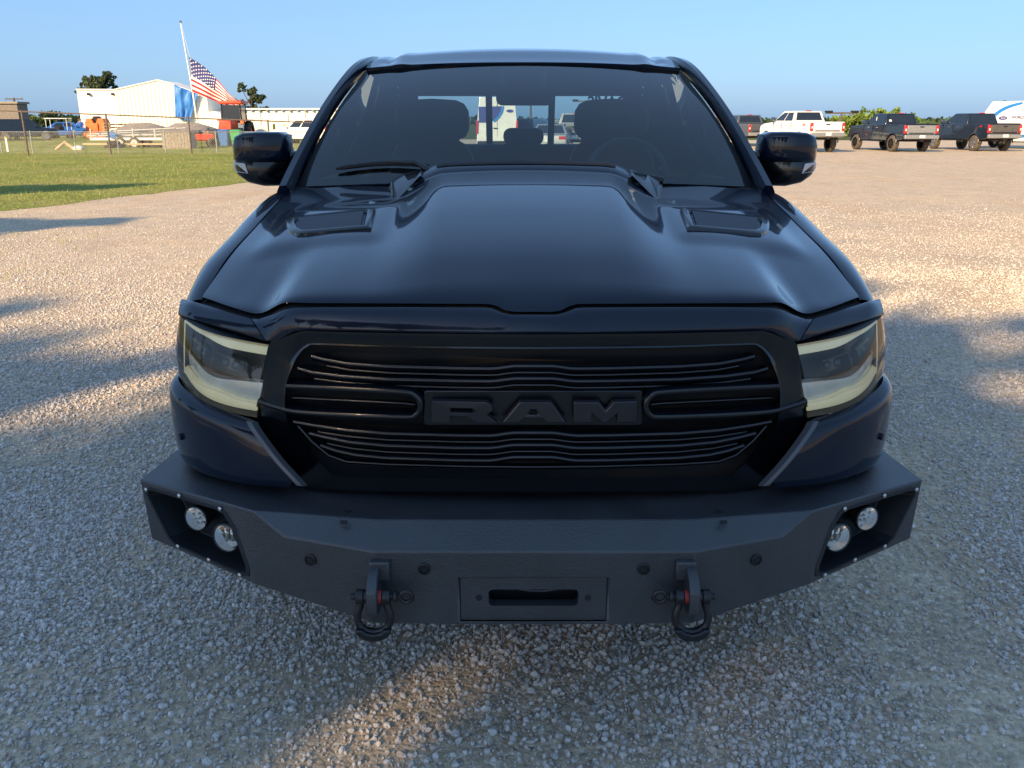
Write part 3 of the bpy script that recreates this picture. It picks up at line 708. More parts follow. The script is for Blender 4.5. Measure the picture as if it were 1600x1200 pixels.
# badge plate and block letters R A M
plate = [G(168, 610, .012), G(172, 614, .012), G(172, 662, .012), G(166, 666, .012)]
pl = plate + [mir(p, -1) for p in reversed(plate)]
tp(MB().prism(pl, (0, .04, 0)), 'badge_plate', 'bar_black', grille, bevel=.004)
def letter(name, outline, holes=()):
    """outline in px about the centre; bevelled raised block letter"""
    cx = sum(p[0] for p in outline) / len(outline); 
    def P(p, off): return G(p[0], p[1], off) if p[0] >= 0 else mir(G(-p[0], p[1], off), -1)
    bm = bmesh.new()
    def ring(pts): 
        vs = [bm.verts.new(P(p, .010)) for p in pts]; return [bm.edges.new((vs[i], vs[(i+1) % len(vs)])) for i in range(len(vs))]
    es = ring(outline)
    for h in holes: es += ring(h)
    r = bmesh.ops.triangle_fill(bm, edges=es, use_beauty=True, use_dissolve=True)
    fs = [f for f in bm.faces]
    e = bmesh.ops.extrude_face_region(bm, geom=fs); vv = [x for x in e['geom'] if isinstance(x, bmesh.types.BMVert)]
    for v in vv: v.co.y -= .022
    me = bpy.data.meshes.new(name); bmesh.ops.recalc_face_normals(bm, faces=bm.faces); bm.to_mesh(me); bm.free()
    me.materials.append(M['letter']); o = bpy.data.objects.new(name, me); COL.objects.link(o); o.parent = grille
    md = o.modifiers.new('bevel', 'BEVEL'); md.width = .004; md.segments = 2; md.limit_method = 'ANGLE'; md.angle_limit = R(40)
    return o
letter('letter_r', [(-158, 622), (-73, 624), (-64, 629), (-63, 638), (-72, 644), (-55, 657), (-86, 657), (-104, 647), (-128, 646.5), (-128, 656.5), (-158, 656)], [[(-128, 634), (-128, 640), (-96, 641), (-90, 638), (-96, 634.5)]])
letter('letter_a', [(-22, 624), (28, 624), (52, 657), (20, 657), (14, 650.5), (-15, 650.5), (-21, 657), (-50, 657)], [[(-8, 643.5), (8, 643.5), (4, 636), (-4, 636)]])
letter('letter_m', [(62, 624), (102, 624), (112, 637), (124, 623.5), (161, 622), (161, 656), (130, 657), (130, 643), (114, 657), (108, 657), (91, 643.5), (91, 657), (62, 657)])

# ---------------------------------------------------------------- headlights
IT, OT, OB, IB = V((.695, 2.172, 1.083)), V((1.000, 2.372, 1.118)), V((1.020, 2.362, .940)), V((.738, 2.150, .888))
def lensp(s, u, v, dep=0.0):
    if u <= 1:
        p = IT.lerp(OT, u).lerp(IB.lerp(OB, u), v)
        p = p + V((.028, -.030, 0)) * math.sin(math.pi * min(1, u)) + V((.004, -.012, 0)) * math.sin(math.pi * v)
        p.z -= .012 * math.sin(math.pi * u) * v
    else:
        e = lensp(1, 1, v); k = (u - 1) / .4; p = e + V((.030 * math.sqrt(k) * (1 - .3 * k), .26 * k, .012 * k))
    return V((s * p.x, p.y, p.z)) + V((-s * dep * .45, dep, 0))
us_ = [i / 14 for i in range(15)] + [1.06, 1.14, 1.25, 1.4]
for s in (-1, 1):
    hs = MB().loft([[lensp(s, u, 0, .002) for u in us_] + [lensp(s, u, 1, .002) for u in reversed(us_)], [lensp(s, u, .02, .10) for u in us_] + [lensp(s, u, .98, .10) for u in reversed(us_)]], False)
    hl = tp(hs, 'headlight', 'satin_black', sharp=60)
    tp(MB().grid([[lensp(s, u, v, .085) for u in us_[:15]] for v in (0, .3, .6, 1)]), 'back_panel', 'satin_black', hl)
    def strip(v0f, v1f, u0, u1, dep, thick, name, mat, n=16):
        A = []; B = []
        for i in range(n + 1):
            u = lerp(u0, u1, i / n); A.append(lensp(s, u, v0f(u), dep)); B.append(lensp(s, u, v1f(u), dep))
        m = MB().grid([[p + V((0, thick, 0)) for p in A], A, [a.lerp(b, .5) + V((0, -.004, 0)) for a, b in zip(A, B)], B, [p + V((0, thick, 0)) for p in B]])
        return tp(m, name, mat, hl, sharp=50)
    strip(lambda u: .055, lambda u: .105 + .055 * (1 - sstep(.30, .62, u)), .02, .96, .018, .03, 'light_guide', 'drl')
    strip(lambda u: .85 - .05 * math.exp(-((u - .42) / .15) ** 2), lambda u: .955, .05, .965, .022, .03, 'lower_light_guide', 'drl')
    strip(lambda u: .57 + .04 * math.sin(3.1 * u) + .05 * math.exp(-((u - .52) / .2) ** 2) , lambda u: .85 - .05 * math.exp(-((u - .42) / .15) ** 2), .05, .965, .040, .03, 'reflector_shelf', 'reflector')
    strip(lambda u: .10, lambda u: .95, .965, 1.0, .02, .02, 'side_light_guide', 'drl', 4)
    for u0, nm in ((.22, 'projector'), (.58, 'projector')):
        m = MB().loft([[lensp(s, u, v, .05) for u, v in ((u0, .30), (u0 + .27, .27), (u0 + .29, .56), (u0 + .02, .58))],
                       [lensp(s, u, v, .03) for u, v in ((u0 + .015, .33), (u0 + .255, .30), (u0 + .27, .53), (u0 + .03, .55))],
                       [lensp(s, u, v, .062) for u, v in ((u0 + .05, .38), (u0 + .22, .36), (u0 + .235, .50), (u0 + .06, .51))]])
        pj = tp(m, 'projector', 'gloss_black', hl, sharp=30)
        for q in range(2):
            c = lensp(s, u0 + .09 + .10 * q, .44, .056)
            tp(MB().lathe([(0, .016), (-.006, .013), (-.010, .007), (-.011, .0005)], c, (0, 1, 0), 14), 'projector_lens', 'car_glass', hl)
    tp(MB().grid([[lensp(s, u, v, 0) for u in us_] for v in (i / 10 for i in range(11))]), 'lens', 'hazed_lens', hl, sharp=180)

# ---------------------------------------------------------------- corner fascias
FA = [[(.735, 2.148, .884), (.83, 2.170, .896), (.94, 2.245, .918), (1.018, 2.330, .936), (1.040, 2.43, .945), (1.046, 2.63, .950)],
      [(.728, 2.110, .877), (.83, 2.140, .889), (.95, 2.215, .909), (1.040, 2.310, .926), (1.058, 2.43, .934), (1.060, 2.63, .938)],
      [(.722, 2.098, .862), (.83, 2.130, .870), (.955, 2.208, .885), (1.046, 2.308, .898), (1.062, 2.43, .90), (1.062, 2.63, .90)],
      [(.665, 2.062, .805), (.80, 2.112, .805), (.945, 2.196, .805), (1.046, 2.304, .806), (1.064, 2.43, .806), (1.064, 2.63, .806)],
      [(.612, 2.038, .755), (.78, 2.096, .738), (.94, 2.188, .735), (1.040, 2.306, .735), (1.060, 2.43, .735), (1.062, 2.63, .735)],
      [(.655, 2.062, .712), (.78, 2.106, .700), (.935, 2.196, .694), (1.030, 2.312, .692), (1.052, 2.43, .692), (1.056, 2.63, .692)],
      [(.66, 2.14, .700), (.78, 2.18, .690), (.92, 2.26, .688), (1.0, 2.36, .686), (1.03, 2.45, .686), (1.03, 2.63, .686)]]
for s in (-1, 1):
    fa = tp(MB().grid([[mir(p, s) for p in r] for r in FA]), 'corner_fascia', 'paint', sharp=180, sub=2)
    a = [(.744, 2.122, .887), (.726, 2.100, .868), (.667, 2.060, .807), (.613, 2.034, .757), (.600, 2.030, .742)]
    path = crom([mir(p, s) for p in a], 4); n = len(path)
    L1 = [p + V((s * .012, -.006, .004)) for p in path]; L2 = [p + V((-s * .004, -.010, .004)) for p in path]; L3 = [p + V((-s * .014, .012, -.004)) for p in path]; L4 = [p + V((s * .010, .02, -.008)) for p in path]
    tp(MB().loft([[L1[i], L2[i], L3[i], L4[i]] for i in range(n)]), 'fascia_edge', 'trim_edge', fa, sharp=30, bevel=.0015)
    c = mir((.985, 2.238, .800), s); nrm = mir((.70, -.71, 0), s)
    tp(MB().lathe([(-.010, .010), (.0035, .010), (.004, .008), (.004, .0005)], c, nrm, 16), 'parking_sensor', 'paint', fa)
# dark filler behind the fascia openings
tp(MB().loft([[V((-.66, 2.25, .70)), V((.66, 2.25, .70)), V((.66, 2.25, 1.05)), V((-.66, 2.25, 1.05))], [V((-.92, 2.56, .5)), V((.92, 2.56, .5)), V((.92, 2.56, 1.05)), V((-.92, 2.56, 1.05))]]), 'inner_structure', 'matte_black')

# ---------------------------------------------------------------- steel bumper
B0, B1, B2, B3 = V((0, 1.88, .429)), V((.405, 1.88, .432)), V((.732, 1.985, .482)), V((1.088, 2.20, .503))
C0, C1, C2 = V((0, 1.88, .633)), V((.395, 1.88, .633)), V((.632, 1.948, .641))
T0, T1, T2, T3 = V((0, 1.955, .684)), V((.40, 1.957, .684)), V((.724, 2.005, .684)), V((1.100, 2.205, .684))
K0, K2, K3 = V((0, 2.20, .687)), V((.72, 2.28, .687)), V((1.062, 2.62, .687))
B3b, T3b = V((1.060, 2.62, .503)), V((1.065, 2.62, .684))
bm_ = MB()
pl_x, pl_z0, pl_z1 = .187, .437, .560        # fairlead recess in the centre face
for s in (-1, 1):
    m = lambda *ps: [mir(p, s) for p in ps]
    bm_.add(m(B0 + V((pl_x, 0, 0)), B1, C1, C0 + V((pl_x, 0, 0))), [(0, 1, 2, 3)])
    bm_.add(m(B1, B2, T2, C2, C1), [(0, 1, 2, 3, 4)])
    bm_.add(m(C0, C1, T1, T0), [(0, 1, 2, 3)]); bm_.add(m(C1, C2, T2, T1), [(0, 1, 2, 3)])
    bm_.add(m(T0, T1, T2, K2, K0), [(0, 1, 2, 3, 4)]); bm_.add(m(T2, T3, T3b, K3, K2), [(0, 1, 2, 3, 4)])
    bm_.add(m(T3, B3, B3b, T3b), [(0, 1, 2, 3)])
    bm_.add(m(B0, B1, B2, B3, B3b, V((0, 2.62, .5))), [(0, 1, 2, 3, 4, 5)])
    # centre strip above and below the recess
    bm_.add(m(V((0, 1.88, pl_z1)), V((pl_x, 1.88, pl_z1)), C0 + V((pl_x, 0, 0)), C0), [(0, 1, 2, 3)])
    bm_.add(m(B0, B0 + V((pl_x, 0, 0)), V((pl_x, 1.88, pl_z0)), V((0, 1.88, pl_z0))), [(0, 1, 2, 3)])
    bm_.add(m(V((pl_x, 1.88, pl_z0)), V((pl_x, 1.88, pl_z1)), V((pl_x - .004, 1.888, pl_z1)), V((pl_x - .004, 1.888, pl_z0))), [(0, 1, 2, 3)])
    bm_.add(m(V((0, 1.88, pl_z1)), V((pl_x, 1.88, pl_z1)), V((pl_x, 1.888, pl_z1)), V((0, 1.888, pl_z1))), [(0, 1, 2, 3)])
def wing(s, a, b, dep=0.0):
    """a 0 inner..1 outer, b 0 bottom..1 top"""
    p = B2.lerp(B3, a).lerp(T2.lerp(T3, a), b); n = (B3 - B2).cross(T2 - B2).normalized()
    if n.y > 0: n = -n
    return mir(p + n * dep, s)
OPEN = [(.055, .10), (.055, .20), (.17, .70), (.235, .86), (.30, .895), (.90, .90), (.945, .87), (.955, .80), (.80, .16), (.74, .085), (.11, .065)]
OUTW = [(0, 0), (0, .2), (0, .7), (0, 1), (.3, 1), (.9, 1), (1, 1), (1, .8), (1, 0), (.74, 0), (.11, 0)]
for s in (-1, 1):
    bm_.loft([[wing(s, a, b) for a, b in OUTW], [wing(s, a, b) for a, b in OPEN]], False)
bumper = tp(bm_, 'steel_bumper', 'bumper', sharp=20)
bmw = bmesh.new(); bmw.from_mesh(bumper.data); bmesh.ops.remove_doubles(bmw, verts=bmw.verts, dist=.0008)
for _ in range(40):
    hit = None
    for v in bmw.verts:
        for e in bmw.edges:
            if v in e.verts: continue
            a_, b_ = e.verts[0].co, e.verts[1].co; L2_ = (b_ - a_).length_squared; t_ = (v.co - a_).dot(b_ - a_) / L2_
            if .002 < t_ < .998 and (a_.lerp(b_, t_) - v.co).length < .0006: hit = (e, t_); break
        if hit: break
    if not hit: break
    bmesh.utils.edge_split(hit[0], hit[0].verts[0], hit[1]); bmesh.ops.remove_doubles(bmw, verts=bmw.verts, dist=.0008)
bmesh.ops.recalc_face_normals(bmw, faces=bmw.faces); bmw.to_mesh(bumper.data); bmw.free(); bumper.data.set_sharp_from_angle(angle=R(12))
md = bumper.modifiers.new('bevel', 'BEVEL'); md.width = .004; md.segments = 3; md.limit_method = 'ANGLE'; md.angle_limit = R(15)
# fairlead plate with slotted opening
def rrect(cx, cz, w, h, r, n=5, Y=0):
    out = []
    for (qx, qz, a0) in ((1, 1, 0), (-1, 1, 90), (-1, -1, 180), (1, -1, 270)):
        for k in range(n + 1):
            a = R(a0 + 90 * k / n); out.append(V((cx + qx * (w / 2 - r) + r * math.cos(a), Y, cz + qz * (h / 2 - r) + r * math.sin(a))))
    return out
cz = (pl_z0 + pl_z1) / 2
o1 = rrect(0, cz, 2 * (pl_x - .004), pl_z1 - pl_z0, .001, Y=1.886); o2 = rrect(0, cz + .003, .226, .047, .012, Y=1.886); o3 = rrect(0, cz + .003, .224, .045, .011, Y=1.915)
fl = tp(MB().loft([o1, o2, o3], False), 'fairlead_plate', 'bumper', bumper, sharp=30)
tp(MB().add(rrect(0, cz, .26, .09, .01, Y=1.96), [tuple(range(24))]), 'winch_void', 'matte_black', bumper)
tp(MB().tube(crom([V((-.13, 1.945, cz + .03)), V((-.09, 1.945, cz + .012)), V((-.03, 1.945, cz - .008)), V((.03, 1.945, cz - .012)), V((.08, 1.945, cz - .002)), V((.13, 1.945, cz + .01))], 5), .006, 8), 'winch_rope', 'black_steel', bumper)
tp(MB().lathe([(0, .006), (-.016, .006), (-.018, .001)], (.04, 1.95, cz - .01), (0, 0, -1), 10), 'rope_pin', 'steel', bumper)
for s in (-1, 1):
    tp(MB().lathe([(0, .0085), (-.0015, .0085), (-.0018, .0005)], (s * .137, 1.886, cz + .003), (0, 1, 0), 14), 'bolt_hole', 'matte_black', bumper)
# slots in the bevel and the top plate
for s in (-1, 1):
    c = H(302, 815, 1.945) ; n = (T1 - C1).cross(V((1, 0, 0))).normalized()
    for (yy, zz, w, h, nm) in ((1.9365, .6718, .022, .012, 'drain_slot'),):
        e1 = V((1, .17 * s, 0)).normalized(); e2 = (T1 - C1).normalized(); cc = V((s * .477, 1.948, .6725))
        pts = [cc + e1 * p.x + e2 * p.z + V((0, -.0075, .011)) for p in rrect(0, 0, w, h, .0055)]
        tp(MB().add(pts, [tuple(range(24))]), nm, 'matte_black', bumper)
    pts = [V((s * .477 + p.x, 1.995 + p.z, .6885)) for p in rrect(0, 0, .022, .008, .004)]
    tp(MB().add(pts, [tuple(range(24))]), 'drain_slot', 'matte_black', bumper)
# parking sensors
for x, c in ((-.275, V((-.272, 1.880, .587))), (.275, V((.272, 1.880, .587))), (-.59, None), (.59, None)):
    if c is None:
        s = -1 if x < 0 else 1; t = .52; p = B1.lerp(B2, t); q = C1.lerp(C2, t * 1.35); c = mir(p.lerp(q, .70), s); n = mir((B2 - B1).cross(C1 - B1).normalized(), 1); n = (B2 - B1).cross(C1 - B1).normalized(); n = n if n.y < 0 else -n; n = mir(n, s)
    else: n = V((0, -1, 0))
    tp(MB().lathe([(-.002, .0165), (.003, .0160), (.004, .0125), (.0015, .0118), (.0015, .0085), (.003, .0075), (.003, .0003)], c, n, 22), 'parking_sensor', 'satin_black', bumper, sharp=30)
# light pods in the wings
for s in (-1, 1):
    rim = [wing(s, lerp(a, .5, -.035), lerp(b, .48, -.05), .003) for a, b in OPEN]
    rim_i = [wing(s, lerp(a, .5, .035), lerp(b, .48, .05), .003) for a, b in OPEN]
    rim_b = [wing(s, lerp(a, .5, -.035), lerp(b, .48, -.05), -.001) for a, b in OPEN]
    deep = [wing(s, lerp(a, .5, .20), lerp(b, .50, .22), -.075) for a, b in OPEN]
    pod = MB().loft([rim_b, rim, rim_i], False); pod.loft([rim_i, [wing(s, lerp(a, .5, .055), lerp(b, .48, .08), -.012) for a, b in OPEN], deep], False); pod.f.append(tuple(len(pod.v) - 11 + i for i in range(11)))
    pd = tp(pod, 'light_pod', 'satin_black', bumper, sharp=25, bevel=.0015)
    for a, b in ((.125, .045), (.41, .075), (.71, .08), (.945, .865), (.63, .925), (.27, .905)):
        c = wing(s, a, b, .003); n = (wing(s, a, b, .01) - wing(s, a, b, 0)).normalized()
        tp(MB().lathe([(0, .0065), (.0025, .006), (.004, .0035), (.0042, .0003)], c, n, 12), 'bolt', 'steel', bumper)
    nW = (wing(s, .5, .5, .01) - wing(s, .5, .5, 0)).normalized(); aim = (nW + V((0, -.9, 0))).normalized()
    # round flood lamp with LED cells
    c = wing(s, .565, .58, -.030)
    fl_ = tp(MB().lathe([(-.05, .022), (.0, .036), (.014, .036), (.016, .033), (.010, .0315)], c, aim, 26), 'flood_lamp', 'satin_black', bumper, sharp=30)
    tp(MB().lathe([(.006, .0318), (.006, .0004)], c, aim, 26), 'reflector', 'reflector', bumper)
    ax = aim.orthogonal().normalized(); bx_ = aim.cross(ax); cells = MB()
    for k in range(11):
        a = 2.4 * k; r = .028 * math.sqrt((k + .5) / 11); cc = c + aim * .006 + (ax * math.cos(a) + bx_ * math.sin(a)) * r
        cells.lathe([(0, .0062), (.004, .0052), (.0005, .0036), (.004, .0015), (.004, .0002)], cc, aim, 10)
    tp(cells, 'lamp_cell', 'chrome', bumper, sharp=50)
    tp(MB().lathe([(.014, .034), (.017, .024), (.018, .0004)], c, aim, 26), 'lamp_lens', 'lens', bumper, sharp=180)
    # projector lamp with bright bars
    c = wing(s, .285, .46, -.028)
    tp(MB().lathe([(-.05, .028), (0, .042), (.016, .042), (.019, .038), (.012, .036)], c, aim, 26), 'fog_lamp', 'satin_black', bumper, sharp=30)
    side = V((-aim.y, aim.x, 0)).normalized(); up = V((0, 0, 1))
    tp(MB().lathe([(.0, .036), (-.02, .026), (-.024, .0004)], c + aim * .004, aim, 26), 'fog_bowl', 'matte_black', bumper)
    for k in (-1, 0, 1):
        cc = c + side * (k * .018) + up * .006; h = .022 if k == 0 else .018
        prof = [cc + side * (.0065 * math.cos(t) + .006 * (math.sin(t) ** 2) * (1 if s > 0 else -1)) + up * (h * math.sin(t)) for t in (2 * math.pi * i / 14 for i in range(14))]
        tp(MB().loft([[p for p in prof], [p + aim * .010 for p in prof], [cc.lerp(p, .6) + aim * .014 for p in prof]]), 'fog_bar', 'chrome', bumper, sharp=50)
    pr = [c + side * (0.031 * math.cos(t)) + up * (-.010 + .020 * math.sin(t)) for t in (math.pi + math.pi * i / 10 for i in range(11))]
    tp(MB().loft([pr, [p + aim * .008 for p in pr]]), 'fog_reflector', 'reflector', bumper)
    tp(MB().lathe([(.016, .039), (.020, .026), (.021, .0004)], c, aim, 26), 'fog_lens', 'lens', bumper, sharp=180)

# ---------------------------------------------------------------- tow tabs and shackles
for s in (-1, 1):
    x0 = -.392 if s < 0 else .386
    prof = [(1.90, .602), (1.862, .602), (1.822, .588), (1.800, .565), (1.795, .535), (1.800, .505), (1.83, .492), (1.90, .485)]
    tab = tp(MB().prism([V((x0 - .0125, y, z)) for y, z in prof], (.025, 0, 0)), 'tow_tab', 'bumper', sharp=30, bevel=.003)
    tp(MB().box((x0 + s * -.012, 1.872, .588), (.05, .022, .05)), 'tab_gusset', 'bumper', tab, bevel=.004)
    cy, cz_ = 1.828, .540
    ins = -s   # the pin's eye points towards the middle
    SC = .62
    def SP(dx, dy, dz): return V((x0 + dx * .80, cy + dy, cz_ + dz * SC))
    shp = crom([SP(-.040, 0, 0), SP(-.041, -.004, -.035), SP(-.050, -.008, -.075), SP(-.046, -.010, -.115), SP(-.026, -.012, -.140), SP(0, -.012, -.148),
                SP(.026, -.012, -.140), SP(.046, -.010, -.115), SP(.050, -.008, -.075), SP(.041, -.004, -.035), SP(.040, 0, 0)], 5)
    sh = tp(MB().tube(shp, .0098, 12), 'shackle', 'black_steel', sharp=60)
    for e in (-1, 1):
        tp(MB().lathe([(-.011, .015), (-.008, .0185), (.008, .0185), (.011, .015), (.011, .0005)], (x0 + e * .032, cy, cz_), (1, 0, 0), 18), 'shackle_ear', 'black_steel', sh, sharp=30)
        tp(MB().lathe([(-.0045, .010), (-.0045, .0165), (.0045, .0165), (.0045, .010)], (x0 + e * .0165, cy, cz_), (1, 0, 0), 18), 'isolator_washer', 'red_rubber' if e == ins else 'satin_black', sh, sharp=30)
    tp(MB().lathe([(-.054, .0005), (-.054, .0085), (.047, .0085), (.050, .014), (.057, .014), (.060, .008), (.066, .0065)] if ins > 0 else [(-.066, .0065), (-.060, .008), (-.057, .014), (-.050, .014), (-.047, .0085), (.054, .0085), (.054, .0005)], (x0, cy, cz_), (1, 0, 0), 16), 'shackle_pin', 'black_steel', sh, sharp=30)
    eye = [V((x0 + ins * .080 + .015 * math.cos(t), cy - .002, cz_ + .015 * math.sin(t))) for t in (2 * math.pi * i / 16 for i in range(17))]
    tp(MB().tube(eye, .0058, 8, False), 'pin_eye', 'black_steel', sh, sharp=60)
    # rubber isolator hanging at the bow, a wide half-moon
    zi = cz_ - .076
    half = [V((x0 + .044 * math.cos(t), 0, zi + (.032 * math.sin(t)))) for t in (math.pi + math.pi * i / 16 for i in range(17))]
    top = [V((x0 + .026, 0, zi)), V((x0 + .019, 0, zi - .008)), V((x0, 0, zi - .013)), V((x0 - .019, 0, zi - .008)), V((x0 - .026, 0, zi))]
    poly = [p + V((0, cy - .032, 0)) for p in half + top]
    tp(MB().prism(poly, (0, .036, 0)), 'shackle_isolator', 'satin_black', sh, sharp=40, bevel=.004)

# ---------------------------------------------------------------- fenders, doors, bed: body sides
WH_F, WH_R, WR, AR = 3.06, 6.73, .415, .475
def ztop(Y): return smooth_interp([(2.44, 1.156), (2.55, 1.200), (2.7, 1.245), (3.0, 1.303), (3.2, 1.343), (3.45, 1.385), (3.6, 1.372), (4.2, 1.352), (5.8, 1.350), (5.95, 1.41), (7.9, 1.43)], Y) - .006
def zbot(Y):
    z = .50
    for c in (WH_F, WH_R):
        d = abs(Y - c)
        if d < AR: z = max(z, .42 + math.sqrt(AR * AR - d * d) * 1.02)
    return z
def xoff(Y): return interp([(2.42, .955), (2.8, .952), (3.2, .945), (3.45, .939), (3.6, .950), (5.9, .955), (6.0, .97), (7.9, .96)], Y)
def side_col(s, Y, n=16):
    zt, zb, x0 = ztop(Y), zbot(Y), xoff(Y); flare = 0
    for c in (WH_F, WH_R): flare = max(flare, .022 * math.exp(-((Y - c) / .5) ** 4))
    xmax = interp([(2.42, 1.030), (2.7, 1.036), (7.4, 1.03), (7.9, 1.015)], Y) + flare
    out = [V((s * x0, Y, zt - .014)), V((s * (x0 + .001), Y, zt - .002)), V((s * (x0 + .008), Y, zt))]
    hs_ = .075; W_ = xmax - x0 - .008; D_ = zt - zb
    dzs = [.0015, .005, .011, .020, .032, .046, .060, .075]; dzs += [.075 + (D_ - .075) * (i + 1) / n for i in range(n)]
    for dz in dzs:
        t_ = min(1, dz / hs_); x = x0 + .008 + W_ * math.sqrt(max(0, 1 - (1 - t_) ** 2)) - .012 * sstep(.35, .75, dz) + .006 * math.exp(-((dz - .30) / .06) ** 2)
        out.append(V((s * x, Y, zt - dz)))
    out.append(out[-1] + V((-s * .03, 0, .0))); return out
def side_panel(s, y0, y1, name, mat='paint', n=None):
    n = n or max(8, int((y1 - y0) / .035)); return tp(MB().grid([side_col(s, lerp(y0, y1, i / n)) for i in range(n + 1)]), name, mat, sharp=60)
for s in (-1, 1):
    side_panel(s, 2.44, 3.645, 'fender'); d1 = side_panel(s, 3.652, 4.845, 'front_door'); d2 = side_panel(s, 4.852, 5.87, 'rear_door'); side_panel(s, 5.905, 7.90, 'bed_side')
    for d, Y in ((d1, 4.70), (d2, 5.72)):
        tp(MB().box((s * 1.048, Y, 1.19), (.035, .20, .032)), 'door_handle', 'gloss_black', d, bevel=.01)
    tp(MB().box((s * .99, 4.75, .46), (.10, 2.3, .10)), 'side_step', 'satin_black', bevel=.03)
tp(MB().box((0, 5.2, .62), (1.5, 5.0, .30)), 'chassis', 'matte_black', bevel=.02)
tp(MB().box((0, 6.9, .95), (1.86, 1.98, .05)), 'bed_floor', 'matte_black')
tp(MB().box((0, 5.93, 1.15), (1.86, .05, .46)), 'bed_front_wall', 'paint', bevel=.01)
tp(MB().box((0, 7.90, 1.15), (1.92, .06, .55)), 'tailgate', 'paint', bevel=.015)
tp(MB().box((0, 7.98, .72), (1.98, .16, .20)), 'rear_bumper', 'satin_black', bevel=.03)
for s in (-1, 1): tp(MB().box((s * 1.0, 7.86, 1.2), (.09, .14, .38)), 'taillight', 'taillight', bevel=.02)
def wheel_mesh(c, axis_s, r, w, rimr, spokes=6, mt='rubber', mr_='rim_dark', parent=None, make=None):
    c = V(c); ax = V((axis_s, 0, 0))
    ty = make(MB().lathe([(-w/2, rimr), (-w/2, r * .90), (-w/2 + .03, r * .985), (-w/2 + .06, r), (w/2 - .06, r), (w/2 - .03, r * .985), (w/2, r * .90), (w/2, rimr), (w/2 - .02, rimr * .97), (-w/2, rimr * .97)], c, ax, 36), 'tyre', mt)
    m = MB().lathe([(-w/2 + .02, rimr * .97), (w/2 - .015, rimr * .97), (w/2 - .012, rimr * .90), (w/2 - .06, rimr * .88), (w/2 - .10, rimr * .3), (w/2 - .10, .001)], c, ax, 30)
    for k in range(spokes):
        a = 2 * math.pi * k / spokes; d = V((0, math.cos(a), math.sin(a))); e = V((0, -math.sin(a), math.cos(a)))
        o = c + ax * (w/2 - .03)
        m.loft([[o + d * .03 + e * .035, o + d * .03 - e * .035, o + d * .03 - e * .035 - ax * .05, o + d * .03 + e * .035 - ax * .05], [o + d * rimr * .92 + e * .022, o + d * rimr * .92 - e * .022, o + d * rimr * .92 - e * .022 - ax * .03, o + d * rimr * .92 + e * .022 - ax * .03]])
    m.lathe([(w/2 - .05, .07), (w/2 - .01, .065), (w/2 - .005, .001)], c, ax, 16)
    rm = make(m, 'rim', mr_); rm.parent = ty; rm.location = (0, 0, 0)
    return ty
for s in (-1, 1):
    for Y in (WH_F, WH_R):
        wheel_mesh((s * .875, Y, WR), s, WR, .28, .26, make=lambda mb, n, m: tp(mb, n, m, sharp=40))
        ring = [[V((s * .72, Y + r * math.cos(t), .42 + r * math.sin(t))) for t in (math.pi * i / 20 for i in range(21))] for r in (AR + .01,)][0]
        tp(MB().grid([ring, [p + V((s * .28, 0, 0)) for p in ring]]), 'wheel_liner', 'matte_black')

# ---------------------------------------------------------------- cab: cowl, pillars, roof, glass
tp(MB().grid([[V((x, 3.40, hood_z(x, 3.43) - .035 )) for x in (-.94 + 1.88 * i / 40 for i in range(41))], [V((x, 3.56 - .10 * (1 - (x / .94) ** 2), lerp(1.415, 1.43, 1 - (x / .94) ** 2))) for x in (-.94 + 1.88 * i / 40 for i in range(41))]]), 'cowl', 'satin_black')
def ws(t, v, off=0.0):
    """windshield: t -1..1 across, v 0 base..1 top"""
    c0 = V((.918 * t, 3.50 - .135 * (1 - t * t), 1.392 + .030 * (1 - t * t)))
    c1 = V((.770 * t, 4.415 - .060 * (1 - t * t), 1.880 + .034 * (1 - t * t)))
    p = c0.lerp(c1, v) + V((0, -.018, .030)) * math.sin(math.pi * v)
    return p + V((0, -.45, .89)) * off
wsg = tp(MB().grid([[ws(-1 + 2 * i / 30, v / 16) for i in range(31)] for v in range(17)]), 'windshield', 'windshield', sharp=180)
# black frit border
fb = MB()
def frit(t0, t1, v0, v1, n=24): fb.grid([[ws(lerp(t0, t1, i / n), v, -.004) for i in range(n + 1)] for v in (v0, lerp(v0, v1, .5), v1)])
frit(-1, 1, .945, 1); frit(-1, 1, 0, .05); frit(-1, -.945, .05, .945); frit(.945, 1, .05, .945); frit(-.115, .115, .80, .945, 6)
tp(fb, 'windshield_border', 'satin_black', wsg)
PILL = [(.940, 3.40, 1.372), (.928, 3.60, 1.470), (.893, 3.85, 1.615), (.853, 4.10, 1.745), (.812, 4.32, 1.848), (.784, 4.50, 1.900), (.772, 4.75, 1.926), (.768, 5.2, 1.934), (.775, 5.55, 1.915), (.800, 5.74, 1.850), (.85, 5.86, 1.65), (.905, 5.93, 1.36)]
for s in (-1, 1):
    path = crom([V(p) for p in PILL], 5)
    loops = []
    for i, p in enumerate(path):
        d = (path[min(i+1, len(path)-1)] - path[max(i-1, 0)]).normalized(); out = V((1, 0, .25)); out = (out - d * out.dot(d)).normalized(); nn = out.cross(d).normalized()
        w = .052 if p.y < 5.4 else .052 + .10 * sstep(5.4, 5.9, p.y)
        prof = [(.026, -.030), (.034, 0), (.025, .030), (.006, .040), (-.012, .034), (-.020, .012), (-.016, -.02), (0, -.04)]
        loops.append([mir(p + out * a + nn * (-b) * (w / .052), s) for a, b in prof])
    tp(MB().loft(loops), 'pillar_and_roof_rail', 'paint', sharp=50)
